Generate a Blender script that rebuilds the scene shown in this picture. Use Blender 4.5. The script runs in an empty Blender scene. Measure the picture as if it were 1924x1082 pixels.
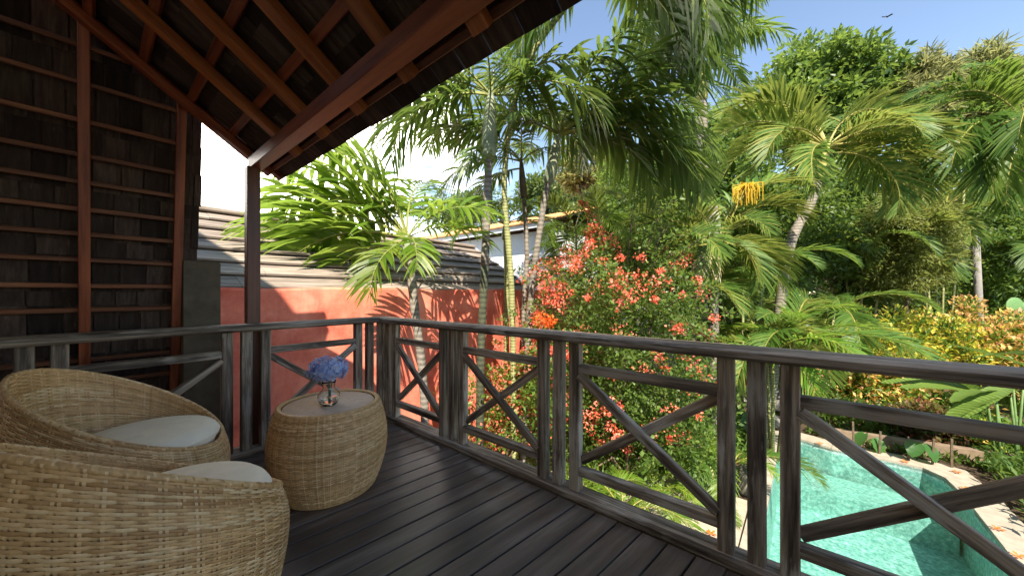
import bpy, bmesh, math, random
import numpy as np
from mathutils import Vector, Matrix, Quaternion

# ------------------------------------------------------------------ camera, world, sun
scene = bpy.context.scene
COL = scene.collection
CAM = np.array([3.12, -1.77, 1.2])          # eye 1.2 m above the deck; deck corner is the origin
YAW = math.atan2(.641, .768)                # heading, left of +Y
FOC, CX, CY = 655.0, 962.0, 551.0           # focal length and horizon in photo pixels (1924 wide)

cd = bpy.data.cameras.new("camera")
cam = bpy.data.objects.new("camera", cd); COL.objects.link(cam)
cam.location = CAM; cam.rotation_euler = (math.pi/2, 0, YAW)
cd.sensor_width = 36; cd.lens = 36*FOC/1924
cd.shift_y = (CY-541)/1924
cd.clip_start = .02; cd.clip_end = 2000
scene.camera = cam

SUNV = Vector((-.60, .67, -1.0)).normalized()     # direction the sunlight travels
world = bpy.data.worlds.new("World"); scene.world = world; world.use_nodes = True
wn, wl = world.node_tree.nodes, world.node_tree.links
wn.clear()
sky = wn.new('ShaderNodeTexSky'); sky.sky_type = 'NISHITA'; sky.sun_disc = False
sky.sun_elevation = math.asin(-SUNV.z); sky.sun_rotation = math.atan2(-SUNV.x, -SUNV.y)
sky.air_density = 1.0; sky.dust_density = .1; sky.ozone_density = .35; sky.altitude = 600
bg1 = wn.new('ShaderNodeBackground'); bg1.inputs[1].default_value = .09
wl.new(sky.outputs[0], bg1.inputs[0])
bg2 = wn.new('ShaderNodeBackground'); bg2.inputs[0].default_value = (1, .97, .93, 1); bg2.inputs[1].default_value = 2.6
tc = wn.new('ShaderNodeTexCoord')
dot = wn.new('ShaderNodeVectorMath'); dot.operation = 'DOT_PRODUCT'
dot.inputs[1].default_value = (-.97, .08, .22); wl.new(tc.outputs['Generated'], dot.inputs[0])
cn = wn.new('ShaderNodeTexNoise'); cn.inputs['Scale'].default_value = 3.2; cn.inputs['Detail'].default_value = 7
cn.inputs['Roughness'].default_value = .58
cmap = wn.new('ShaderNodeMapping'); cmap.inputs['Scale'].default_value = (1, 1, 2.2)
wl.new(tc.outputs['Generated'], cmap.inputs[0]); wl.new(cmap.outputs[0], cn.inputs[0])
ad = wn.new('ShaderNodeMath'); ad.operation = 'MULTIPLY_ADD'; ad.inputs[1].default_value = .55
wl.new(cn.outputs[0], ad.inputs[0]); wl.new(dot.outputs['Value'], ad.inputs[2])
cr = wn.new('ShaderNodeMapRange'); cr.interpolation_type = 'SMOOTHSTEP'
cr.inputs[1].default_value = 1.05; cr.inputs[2].default_value = 1.24
wl.new(ad.outputs[0], cr.inputs[0])
wmix = wn.new('ShaderNodeMixShader'); wo = wn.new('ShaderNodeOutputWorld')
wl.new(cr.outputs[0], wmix.inputs[0]); wl.new(bg1.outputs[0], wmix.inputs[1]); wl.new(bg2.outputs[0], wmix.inputs[2])
wl.new(wmix.outputs[0], wo.inputs[0])

sl = bpy.data.lights.new("sun", 'SUN'); sl.energy = 3.5; sl.angle = math.radians(.5); sl.color = (1, .93, .82)
so = bpy.data.objects.new("sun", sl); COL.objects.link(so)
so.rotation_euler = SUNV.to_track_quat('-Z', 'Y').to_euler(); so.location = (8, -8, 14)

vs = scene.view_settings
vs.view_transform = 'Standard'; vs.look = 'None'; vs.gamma = 1; vs.use_curve_mapping = False
vs.exposure = 1.85
vs.use_white_balance = True; vs.white_balance_temperature = 6900     # camera set for open shade
scene.cycles.use_denoising = True
scene.cycles.max_bounces = 10; scene.cycles.diffuse_bounces = 5; scene.cycles.transparent_max_bounces = 16
scene.cycles.sample_clamp_indirect = 8

# ------------------------------------------------------------------ helpers
rnd = random.Random(7)
_c, _s = math.cos(YAW), math.sin(YAW)

def at(px, py, dep):
    """World point seen at a photo pixel, dep metres ahead of the camera."""
    r = (px-CX)/FOC; u = -(py-CY)/FOC
    return Vector((CAM[0]+dep*(r*_c-_s), CAM[1]+dep*(r*_s+_c), CAM[2]+dep*u))

def azi(deg):
    """0 = towards the right of the view, 90 = away, 180 = left, 270 = towards the balcony."""
    return math.radians(deg)+YAW

def mw(o):
    m = o.matrix_basis.copy()
    return mw(o.parent) @ o.matrix_parent_inverse @ m if o.parent else m

def put(name, me, mat=None, parent=None, loc=None, rot=None, scale=None, mx=None):
    o = bpy.data.objects.new(name, me); COL.objects.link(o)
    if mat is not None and me is not None and not me.materials:
        me.materials.append(mat)
    if mx is not None: o.matrix_basis = mx
    else:
        if loc is not None: o.location = loc
        if rot is not None: o.rotation_euler = rot
        if scale is not None: o.scale = scale
    if parent is not None:
        o.parent = parent; o.matrix_parent_inverse = mw(parent).inverted()
    return o

def tag(o, label=None, cat=None, group=None, kind=None):
    if label: o['label'] = label
    if cat: o['category'] = cat
    if group: o['group'] = group
    if kind: o['kind'] = kind
    return o

def thing(name, label, cat, loc=(0, 0, 0), group=None, kind=None):
    return tag(put(name, None, loc=loc), label, cat, group, kind)

def mesh(name, V, F, mat=None, smooth=False):
    me = bpy.data.meshes.new(name)
    me.from_pydata([tuple(v) for v in V], [], [tuple(f) for f in F]); me.update()
    if smooth: me.polygons.foreach_set('use_smooth', [True]*len(me.polygons))
    if mat: me.materials.append(mat)
    return me

def tri_mesh(name, V, F, mat=None, smooth=False):
    """V (N,3) and F (M,k) arrays, straight into a mesh."""
    V = np.asarray(V, np.float32); F = np.asarray(F, np.int32); k = F.shape[1]
    me = bpy.data.meshes.new(name)
    me.vertices.add(len(V)); me.vertices.foreach_set('co', V.ravel())
    me.loops.add(F.size); me.loops.foreach_set('vertex_index', F.ravel())
    me.polygons.add(len(F)); me.polygons.foreach_set('loop_start', np.arange(0, F.size, k, dtype=np.int32))
    if smooth: me.polygons.foreach_set('use_smooth', np.ones(len(F), bool))
    me.update(calc_edges=True)
    if mat: me.materials.append(mat)
    return me

def box_mesh(name, L, W, H, ch=.004, mat=None, ends=True):
    """A bar along +X (0..L), centred in Y and Z, long edges chamfered."""
    w, h, c = W/2, H/2, min(ch, W*.3, H*.3)
    ring = [(-w+c, -h), (w-c, -h), (w, -h+c), (w, h-c), (w-c, h), (-w+c, h), (-w, h-c), (-w, -h+c)]
    V = [(0, y, z) for y, z in ring]+[(L, y, z) for y, z in ring]
    F = [(i, (i+1) % 8, 8+(i+1) % 8, 8+i) for i in range(8)]
    F = [f[::-1] for f in F]
    F += [tuple(range(8)), tuple(range(15, 7, -1))]
    me = mesh(name, V, F, mat)
    return me

def beam(name, p0, p1, W, H, mat, parent=None, up=(0, 0, 1), ch=.004):
    p0, p1 = Vector(p0), Vector(p1); d = p1-p0; L = d.length; x = d/L
    z = Vector(up); z = (z-x*z.dot(x)).normalized(); y = z.cross(x)
    M = Matrix(((x.x, y.x, z.x, p0.x), (x.y, y.y, z.y, p0.y), (x.z, y.z, z.z, p0.z), (0, 0, 0, 1)))
    return put(name, box_mesh(name, L, W, H, ch), mat, parent, mx=M)

def block(name, lo, hi, mat, parent=None, ch=.006):
    """Axis-aligned box; its long axis along X."""
    lo, hi = Vector(lo), Vector(hi)
    return beam(name, (lo.x, (lo.y+hi.y)/2, (lo.z+hi.z)/2), (hi.x, (lo.y+hi.y)/2, (lo.z+hi.z)/2), hi.y-lo.y, hi.z-lo.z, mat, parent, ch=ch)

def tube_data(pts, rad, n=8, caps=True):
    pts = [Vector(p) for p in pts]; V = []; F = []
    ref = Vector((0, 0, 1)) if abs((pts[-1]-pts[0]).normalized().z) < .9 else Vector((1, 0, 0))
    m = len(pts)
    for i, p in enumerate(pts):
        t = (pts[min(i+1, m-1)]-pts[max(i-1, 0)]).normalized()
        a = t.cross(ref).normalized(); b = t.cross(a)
        r = rad[i] if hasattr(rad, '__len__') else rad
        for k in range(n):
            q = 2*math.pi*k/n
            V.append(p+a*(math.cos(q)*r)+b*(math.sin(q)*r))
    for i in range(m-1):
        for k in range(n):
            F.append((i*n+k, i*n+(k+1) % n, (i+1)*n+(k+1) % n, (i+1)*n+k))
    if caps:
        F.append(tuple(range(n))[::-1]); F.append(tuple(range((m-1)*n, m*n)))
    return V, F

def tube(name, pts, rad, mat, parent=None, n=8):
    V, F = tube_data(pts, rad, n)
    return put(name, mesh(name, V, F, mat, True), None, parent)

def lathe_mesh(name, prof, n, mat=None, smooth=True):
    V = []; F = []
    for r, z in prof:
        for k in range(n):
            q = 2*math.pi*k/n; V.append((r*math.cos(q), r*math.sin(q), z))
    for i in range(len(prof)-1):
        for k in range(n):
            F.append((i*n+k, i*n+(k+1) % n, (i+1)*n+(k+1) % n, (i+1)*n+k))
    return mesh(name, V, F, mat, smooth)

def prism(name, poly, z0, z1, mat, parent=None):
    n = len(poly)
    V = [(x, y, z0) for x, y in poly]+[(x, y, z1) for x, y in poly]
    F = [tuple(range(n))[::-1], tuple(range(n, 2*n))]+[(i, (i+1) % n, n+(i+1) % n, n+i) for i in range(n)]
    return put(name, mesh(name, V, F), mat, parent)

# ------------------------------------------------------------------ materials
def new_mat(name):
    m = bpy.data.materials.new(name); m.use_nodes = True
    n = m.node_tree.nodes; l = m.node_tree.links
    return m, n, l, n['Principled BSDF']

def ramp(n, stops):
    r = n.new('ShaderNodeValToRGB'); e = r.color_ramp.elements
    while len(e) < len(stops): e.new(.5)
    for el, (p, c) in zip(e, stops): el.position = p; el.color = (*c, 1)
    return r

def noise(n, l, scale, detail=4, rough=.55, mapscale=None, coord='Object', offset=None):
    t = n.new('ShaderNodeTexCoord'); x = n.new('ShaderNodeTexNoise')
    x.inputs['Scale'].default_value = scale; x.inputs['Detail'].default_value = detail; x.inputs['Roughness'].default_value = rough
    mp = n.new('ShaderNodeMapping'); l.new(t.outputs[coord], mp.inputs[0])
    if mapscale: mp.inputs['Scale'].default_value = mapscale
    if offset is not None:
        cmb = n.new('ShaderNodeVectorMath'); cmb.operation = 'SCALE'; cmb.inputs[0].default_value = (13.7, 7.3, 5.1)
        l.new(offset, cmb.inputs['Scale']); l.new(cmb.outputs[0], mp.inputs['Location'])
    l.new(mp.outputs[0], x.inputs['Vector'])
    return x

def hsv_jitter(n, l, col, amount, src):
    h = n.new('ShaderNodeHueSaturation'); mr = n.new('ShaderNodeMapRange')
    mr.inputs[3].default_value = 1-amount; mr.inputs[4].default_value = 1+amount
    l.new(src, mr.inputs[0]); l.new(mr.outputs[0], h.inputs['Value']); l.new(col, h.inputs['Color'])
    return h.outputs[0]

def wood(name, stops, rough=.5, grain=26, jitter=.2, bump=.25, wear=None, spec=.4, roughvar=.12):
    m, n, l, b = new_mat(name)
    oi = n.new('ShaderNodeObjectInfo')
    g = noise(n, l, 1, 6, .62, (1.6, grain, grain), offset=oi.outputs['Random'])
    r = ramp(n, [(.5+(p-.5)*.55, c) for p, c in stops]); l.new(g.outputs[0], r.inputs[0]); col = r.outputs[0]
    if wear:
        wno = noise(n, l, 1, 5, .7, (4, grain*1.7, grain*1.7), offset=oi.outputs['Random'])
        big = noise(n, l, 2.3, 3, .6, offset=oi.outputs['Random'])
        mul = n.new('ShaderNodeMath'); mul.operation = 'MULTIPLY'; l.new(wno.outputs[0], mul.inputs[0]); l.new(big.outputs[0], mul.inputs[1])
        mr = n.new('ShaderNodeMapRange'); mr.inputs[1].default_value = wear[1]; mr.inputs[2].default_value = wear[2]
        l.new(mul.outputs[0], mr.inputs[0])
        mx = n.new('ShaderNodeMixRGB'); mx.inputs[2].default_value = (*wear[0], 1)
        l.new(mr.outputs[0], mx.inputs[0]); l.new(col, mx.inputs[1]); col = mx.outputs[0]
    col = hsv_jitter(n, l, col, jitter, oi.outputs['Random'])
    l.new(col, b.inputs['Base Color'])
    rr = n.new('ShaderNodeMapRange'); rr.inputs[3].default_value = rough-roughvar; rr.inputs[4].default_value = rough+roughvar
    l.new(g.outputs[0], rr.inputs[0]); l.new(rr.outputs[0], b.inputs['Roughness'])
    b.inputs['Specular IOR Level'].default_value = spec
    bp = n.new('ShaderNodeBump'); bp.inputs['Strength'].default_value = bump; bp.inputs['Distance'].default_value = .004
    l.new(g.outputs[0], bp.inputs['Height']); l.new(bp.outputs[0], b.inputs['Normal'])
    return m

def plain(name, col, rough=.6, var=.15, scale=6, bump=.1, spec=.3, detail=5, col2=None, coord='Object', metal=0):
    m, n, l, b = new_mat(name)
    x = noise(n, l, scale, detail, .6, coord=coord)
    c2 = col2 or tuple(v*(1-var) for v in col)
    c1 = col if col2 else tuple(min(1, v*(1+var)) for v in col)
    r = ramp(n, [(.3, c2), (.7, c1)]); l.new(x.outputs[0], r.inputs[0]); l.new(r.outputs[0], b.inputs['Base Color'])
    b.inputs['Roughness'].default_value = rough; b.inputs['Specular IOR Level'].default_value = spec; b.inputs['Metallic'].default_value = metal
    if bump:
        bp = n.new('ShaderNodeBump'); bp.inputs['Strength'].default_value = bump; bp.inputs['Distance'].default_value = .01
        l.new(x.outputs[0], bp.inputs['Height']); l.new(bp.outputs[0], b.inputs['Normal'])
    return m

def leaf(name, stops, rough=.42, trans=.35, spec=.35, tint=(.55, .75, .12)):
    """Leaf: a colour per leaf (random per island), light shining through."""
    m, n, l, b = new_mat(name)
    g = n.new('ShaderNodeNewGeometry'); oi = n.new('ShaderNodeObjectInfo')
    r = ramp(n, stops); l.new(g.outputs['Random Per Island'], r.inputs[0])
    col = hsv_jitter(n, l, r.outputs[0], .18, oi.outputs['Random'])
    l.new(col, b.inputs['Base Color']); b.inputs['Roughness'].default_value = rough; b.inputs['Specular IOR Level'].default_value = spec
    tr = n.new('ShaderNodeBsdfTranslucent')
    mixc = n.new('ShaderNodeMixRGB'); mixc.blend_type = 'MIX'; mixc.inputs[0].default_value = .35; mixc.inputs[2].default_value = (*tint, 1)
    l.new(col, mixc.inputs[1]); 
    gain = n.new('ShaderNodeVectorMath'); gain.operation = 'SCALE'; gain.inputs['Scale'].default_value = 1.15
    l.new(mixc.outputs[0], gain.inputs[0]); l.new(gain.outputs[0], tr.inputs[0])
    ms = n.new('ShaderNodeMixShader'); ms.inputs[0].default_value = trans
    l.new(b.outputs[0], ms.inputs[1]); l.new(tr.outputs[0], ms.inputs[2]); l.new(ms.outputs[0], n['Material Output'].inputs[0])
    return m

M = {}
M['rail'] = wood('weathered_rail', [(.25, (.045, .031, .020)), (.5, (.185, .135, .095)), (.75, (.42, .335, .25))], .62, 30, .2, .8,
                 wear=((.44, .38, .31), .24, .36))
M['deck'] = wood('stained_deck', [(.25, (.068, .049, .037)), (.6, (.122, .092, .072)), (.8, (.18, .142, .115))], .42, 18, .2, .2, spec=.5)
M['timber'] = wood('red_timber', [(.25, (.13, .030, .013)), (.5, (.24, .062, .025)), (.78, (.34, .10, .042))], .42, 22, .2, .15)
M['rafter'] = wood('orange_rafter', [(.25, (.22, .066, .019)), (.5, (.36, .118, .035)), (.78, (.48, .18, .06))], .42, 22, .2, .15)
M['post'] = wood('post_timber', [(.25, (.07, .024, .014)), (.5, (.11, .04, .024)), (.78, (.15, .06, .036))], .45, 22, .12, .15)
M['shingle'] = wood('dark_shingle', [(.1, (.024, .015, .012)), (.5, (.056, .037, .029)), (.9, (.095, .068, .055))], .75, 5, .6, .35,
                    wear=((.16, .125, .10), .36, .52), spec=.2)
M['lath'] = wood('lath_timber', [(.25, (.10, .034, .016)), (.5, (.19, .07, .03)), (.78, (.28, .12, .06))], .55, 22, .25, .2)
M['pier'] = plain('pier_render', (.13, .11, .08), .85, .35, 5, .2)

def wicker_mat():
    m, n, l, b = new_mat('wicker')
    g = n.new('ShaderNodeNewGeometry')
    r = ramp(n, [(0, (.43, .235, .095)), (.3, (.59, .35, .155)), (.7, (.70, .44, .21)), (1, (.84, .61, .35))])
    l.new(g.outputs['Random Per Island'], r.inputs[0])
    x = noise(n, l, 34, 4, .7)
    big = noise(n, l, 4, 2, .5)
    c = hsv_jitter(n, l, r.outputs[0], .35, x.outputs[0]); c = hsv_jitter(n, l, c, .3, big.outputs[0])
    l.new(c, b.inputs['Base Color']); b.inputs['Roughness'].default_value = .48; b.inputs['Specular IOR Level'].default_value = .35
    bp = n.new('ShaderNodeBump'); bp.inputs['Strength'].default_value = .3; bp.inputs['Distance'].default_value = .003
    l.new(x.outputs[0], bp.inputs['Height']); l.new(bp.outputs[0], b.inputs['Normal'])
    return m
M['wicker'] = wicker_mat()
M['wicker_back'] = plain('wicker_backing', (.30, .165, .068), .8, .2, 20)
M['table_top'] = plain('table_top_panel', (.66, .46, .33), .7, .12, 30, .25)
M['cushion'] = plain('cushion_cloth', (.90, .79, .63), .9, .06, 9, .55, spec=.1, detail=9)
M['wallred'] = None

def plaster_red():
    m, n, l, b = new_mat('red_plaster')
    x = noise(n, l, 2.2, 8, .65, coord='Object'); y = noise(n, l, 9, 6, .7)
    r = ramp(n, [(.36, (.60, .125, .08)), (.5, (.73, .20, .13)), (.64, (.81, .28, .19))]); l.new(x.outputs[0], r.inputs[0])
    st = noise(n, l, 1, 5, .65, (5, 5, .7))          # rain streaks
    mr = n.new('ShaderNodeMapRange'); mr.inputs[1].default_value = .52; mr.inputs[2].default_value = .72; mr.inputs[4].default_value = .55
    l.new(st.outputs[0], mr.inputs[0])
    mx = n.new('ShaderNodeMixRGB'); mx.inputs[2].default_value = (.48, .09, .07, 1)
    l.new(mr.outputs[0], mx.inputs[0]); l.new(r.outputs[0], mx.inputs[1])
    c = hsv_jitter(n, l, mx.outputs[0], .12, y.outputs[0])
    l.new(c, b.inputs['Base Color']); b.inputs['Roughness'].default_value = .8; b.inputs['Specular IOR Level'].default_value = .2
    bp = n.new('ShaderNodeBump'); bp.inputs['Strength'].default_value = .35; bp.inputs['Distance'].default_value = .01
    l.new(y.outputs[0], bp.inputs['Height']); l.new(bp.outputs[0], b.inputs['Normal'])
    return m
M['wallred'] = plaster_red()
M['roofboard'] = wood('weathered_roof_board', [(.2, (.13, .105, .085)), (.5, (.25, .205, .172)), (.85, (.35, .295, .25))], .85, 14, .22, .4, spec=.15)
M['white'] = plain('white_render', (.60, .63, .66), .8, .05, 3, .05)
M['orange_tile'] = wood('orange_tile', [(.25, (.46, .20, .07)), (.5, (.60, .29, .11)), (.78, (.68, .36, .16))], .8, 8, .18, .2, spec=.15)
M['stone'] = plain('coping_stone', (.33, .29, .235), .75, .2, 7, .15)
M['paving'] = plain('terrace_stone', (.37, .32, .25), .75, .18, 8, .15)
M['soil'] = plain('soil', (.055, .036, .022), .95, .5, 5, .6)
M['kerb'] = plain('kerb_render', (.20, .145, .10), .85, .3, 6, .25)
M['rock'] = plain('garden_rock', (.13, .125, .11), .85, .45, 5, .6)
M['pole'] = plain('concrete_pole', (.20, .19, .175), .85, .2, 9, .2)
M['cable'] = plain('black_cable', (.05, .05, .05), .6, .1, 5, 0)

def pool_tile():
    m, n, l, b = new_mat('pool_mosaic')
    x = noise(n, l, 16, 5, .75); y = noise(n, l, 1.4, 3, .6)
    vor = n.new('ShaderNodeTexVoronoi'); vor.inputs['Scale'].default_value = 22
    t = n.new('ShaderNodeTexCoord'); l.new(t.outputs['Object'], vor.inputs['Vector'])
    r = ramp(n, [(.34, (.10, .235, .22)), (.5, (.215, .375, .345)), (.66, (.45, .60, .55))]); l.new(x.outputs[0], r.inputs[0])
    c = hsv_jitter(n, l, r.outputs[0], .35, y.outputs[0])
    c = hsv_jitter(n, l, c, .2, vor.outputs['Color'])
    l.new(c, b.inputs['Base Color']); b.inputs['Roughness'].default_value = .5
    return m
M['pooltile'] = pool_tile()

def water_mat():
    m, n, l, b = new_mat('pool_water')
    n.remove(b)
    tr = n.new('ShaderNodeBsdfTransparent'); tr.inputs[0].default_value = (.74, .95, .92, 1)
    gl = n.new('ShaderNodeBsdfGlossy'); gl.inputs['Roughness'].default_value = .02
    fr = n.new('ShaderNodeFresnel'); fr.inputs[0].default_value = 1.33
    x = noise(n, l, 9, 3, .5); bp = n.new('ShaderNodeBump'); bp.inputs['Strength'].default_value = .35; bp.inputs['Distance'].default_value = .03
    l.new(x.outputs[0], bp.inputs['Height']); l.new(bp.outputs[0], gl.inputs['Normal']); l.new(bp.outputs[0], fr.inputs['Normal'])
    ms = n.new('ShaderNodeMixShader'); l.new(fr.outputs[0], ms.inputs[0]); l.new(tr.outputs[0], ms.inputs[1]); l.new(gl.outputs[0], ms.inputs[2])
    l.new(ms.outputs[0], n['Material Output'].inputs[0])
    return m
M['water'] = water_mat()

def glass_mat(name, col, rough=.0, ior=1.45):
    m, n, l, b = new_mat(name)
    b.inputs['Base Color'].default_value = (*col, 1); b.inputs['Roughness'].default_value = rough
    b.inputs['IOR'].default_value = ior; b.inputs['Transmission Weight'].default_value = 1
    return m
M['glass'] = glass_mat('vase_glass', (.96, .98, .97))

def trunk_mat(name, a, b_, ring=26, bump=.5):
    m, n, l, b = new_mat(name)
    t = n.new('ShaderNodeTexCoord'); w = n.new('ShaderNodeTexWave'); w.wave_type = 'BANDS'; w.bands_direction = 'Z'
    w.inputs['Scale'].default_value = ring*.16; w.inputs['Distortion'].default_value = 1.6; w.inputs['Detail'].default_value = 2
    l.new(t.outputs['Object'], w.inputs['Vector'])
    x = noise(n, l, 11, 6, .65)
    r = ramp(n, [(.25, a), (.75, b_)]); mx = n.new('ShaderNodeMath'); mx.operation = 'MULTIPLY_ADD'; mx.inputs[1].default_value = .3
    l.new(w.outputs['Fac'], mx.inputs[0]); l.new(x.outputs[0], mx.inputs[2])
    sb = n.new('ShaderNodeMath'); sb.operation = 'SUBTRACT'; sb.inputs[1].default_value = .12; l.new(mx.outputs[0], sb.inputs[0])
    l.new(sb.outputs[0], r.inputs[0]); l.new(r.outputs[0], b.inputs['Base Color']); b.inputs['Roughness'].default_value = .8
    bp = n.new('ShaderNodeBump'); bp.inputs['Strength'].default_value = bump; bp.inputs['Distance'].default_value = .015
    l.new(mx.outputs[0], bp.inputs['Height']); l.new(bp.outputs[0], b.inputs['Normal'])
    return m
M['trunk_grey'] = trunk_mat('palm_trunk_grey', (.075, .064, .05), (.25, .22, .18))
M['trunk_green'] = trunk_mat('palm_trunk_green', (.10, .12, .03), (.36, .36, .16), 40)
M['trunk_dark'] = trunk_mat('palm_trunk_dark', (.016, .02, .010), (.07, .075, .04))
M['shaft'] = trunk_mat('crownshaft_green', (.12, .15, .085), (.27, .30, .19), 5, .1)
M['shaft_yellow'] = trunk_mat('crownshaft_yellow', (.26, .24, .05), (.42, .38, .12), 5, .1)
M['bark'] = plain('bark', (.12, .085, .055), .9, .4, 9, .6)

G = lambda *a: [(i/(len(a)-1) if len(a) > 1 else 0, c) for i, c in enumerate(a)]
M['palm_dark'] = leaf('palm_leaf_dark', G((.030, .068, .017), (.052, .105, .024), (.09, .15, .04)), .42, .3, spec=.3)
M['palm_mid'] = leaf('palm_leaf_mid', G((.038, .085, .014), (.06, .125, .022), (.11, .17, .035)), .44, .36, spec=.25)
M['palm_bright'] = leaf('palm_leaf_bright', G((.06, .13, .012), (.10, .20, .02), (.19, .26, .035)), .38, .5)
M['palm_gold'] = leaf('palm_leaf_gold', G((.045, .11, .02), (.07, .15, .026), (.10, .18, .032), (.15, .21, .04), (.26, .26, .07)), .46, .38, spec=.25, tint=(.6, .6, .12))
M['palm_dead'] = leaf('palm_leaf_dead', G((.28, .20, .12), (.42, .33, .23), (.55, .46, .36)), .8, .25, tint=(.5, .4, .25))
M['rachis'] = plain('frond_stem', (.22, .24, .06), .5, .3, 8, 0)
M['rachis_gold'] = plain('frond_stem_gold', (.27, .24, .06), .5, .3, 8, 0)
M['boug'] = leaf('bougainvillea_leaf', G((.04, .08, .015), (.075, .14, .024), (.15, .22, .05)), .45, .35)
M['bract'] = leaf('bougainvillea_bract', G((.72, .08, .05), (.86, .17, .09), (.90, .27, .14), (.85, .19, .18), (.93, .42, .28)), .6, .4, tint=(.95, .15, .08))
M['bract_orange'] = leaf('orange_bract', G((.80, .10, .02), (.9, .2, .04), (.9, .3, .06)), .6, .4, tint=(.95, .3, .05))
M['tree'] = leaf('broad_leaf', G((.028, .065, .014), (.055, .11, .022), (.10, .16, .035)), .4, .38)
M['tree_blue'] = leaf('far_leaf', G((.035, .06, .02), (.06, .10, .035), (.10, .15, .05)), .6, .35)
M['bamboo'] = leaf('bamboo_leaf', G((.07, .10, .02), (.13, .16, .035), (.22, .23, .06)), .5, .42, tint=(.6, .65, .15))
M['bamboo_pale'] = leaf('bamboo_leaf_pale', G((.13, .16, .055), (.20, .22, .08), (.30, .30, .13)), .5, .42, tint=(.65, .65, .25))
M['shrub'] = leaf('shrub_leaf', G((.045, .10, .014), (.085, .17, .022), (.16, .24, .04)), .42, .38)
M['young_yellow'] = leaf('young_leaf_yellow', G((.36, .42, .04), (.55, .55, .05), (.70, .60, .09), (.76, .46, .13)), .45, .42, tint=(.8, .65, .08))
M['young_pink'] = leaf('young_leaf_pink', G((.46, .46, .06), (.72, .44, .14), (.80, .42, .24), (.66, .54, .11)), .45, .4, tint=(.85, .4, .15))
def vein_leaf(name, c1, c2):
    m, n, l, b = new_mat(name)
    t = n.new('ShaderNodeTexCoord'); mp = n.new('ShaderNodeMapping'); mp.inputs['Rotation'].default_value = (0, 0, .5)
    ab = n.new('ShaderNodeVectorMath'); ab.operation = 'ABSOLUTE'; l.new(t.outputs['Object'], ab.inputs[0]); l.new(ab.outputs[0], mp.inputs[0])
    w = n.new('ShaderNodeTexWave'); w.bands_direction = 'X'; w.inputs['Scale'].default_value = 5; w.inputs['Distortion'].default_value = 1.2; w.inputs['Detail'].default_value = 3
    l.new(mp.outputs[0], w.inputs['Vector'])
    x = noise(n, l, 5, 4, .6)
    r = ramp(n, [(.05, c1), (.95, c2)]); mi = n.new('ShaderNodeMath'); mi.operation = 'MULTIPLY_ADD'; mi.inputs[1].default_value = .5
    sb = n.new('ShaderNodeMath'); sb.operation = 'MULTIPLY'; sb.inputs[1].default_value = .5; l.new(x.outputs[0], sb.inputs[0])
    l.new(w.outputs['Fac'], mi.inputs[0]); l.new(sb.outputs[0], mi.inputs[2]); l.new(mi.outputs[0], r.inputs[0])
    l.new(r.outputs[0], b.inputs['Base Color']); b.inputs['Roughness'].default_value = .38
    bp = n.new('ShaderNodeBump'); bp.inputs['Strength'].default_value = .5; bp.inputs['Distance'].default_value = .01
    l.new(w.outputs['Fac'], bp.inputs['Height']); l.new(bp.outputs[0], b.inputs['Normal'])
    tr = n.new('ShaderNodeBsdfTranslucent'); l.new(r.outputs[0], tr.inputs[0])
    ms = n.new('ShaderNodeMixShader'); ms.inputs[0].default_value = .4
    l.new(b.outputs[0], ms.inputs[1]); l.new(tr.outputs[0], ms.inputs[2]); l.new(ms.outputs[0], n['Material Output'].inputs[0])
    return m
M['ginger'] = vein_leaf('ginger_leaf', (.05, .13, .02), (.22, .30, .07))
M['ginger_plain'] = leaf('ginger_leaf', G((.07, .15, .02), (.11, .21, .03), (.20, .28, .05)), .35, .42)
M['taro'] = leaf('taro_leaf', G((.03, .10, .025), (.05, .15, .04)), .35, .35)
M['croton'] = leaf('croton_leaf', G((.06, .02, .015), (.14, .03, .03), (.05, .09, .02), (.24, .07, .06)), .4, .35)
M['blossom_yellow'] = leaf('palm_inflorescence', G((.55, .36, .02), (.68, .46, .03), (.75, .55, .08)), .6, .3, tint=(.8, .6, .05))
M['hydrangea'] = leaf('hydrangea_petal', G((.26, .32, .58), (.38, .46, .72), (.52, .60, .82), (.66, .74, .86)), .6, .3, tint=(.3, .4, .8))
M['green_stem'] = plain('green_stem', (.10, .17, .05), .5, .2, 8, 0)
M['cactus'] = plain('cactus_pad', (.10, .20, .07), .6, .2, 20, .2)

# ------------------------------------------------------------------ ground, pool, terrace
GZ = -2.2
PX0, PX1, PY0, PY1 = 2.66, 5.18, 2.2, 8.45      # water edges
def ground():
    B = 600; o = .02
    xs = [-B, PX0-o, PX1+o, B]; ys = [-B, PY0-o, PY1+.5, B]
    V = [(x, y, GZ) for y in ys for x in xs]; F = []
    for j in range(3):
        for i in range(3):
            if i == 1 and j == 1: continue
            F.append((j*4+i, j*4+i+1, (j+1)*4+i+1, (j+1)*4+i))
    o = put('ground', mesh('ground', V, F, M['soil'])); o['kind'] = 'structure'
ground()

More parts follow.
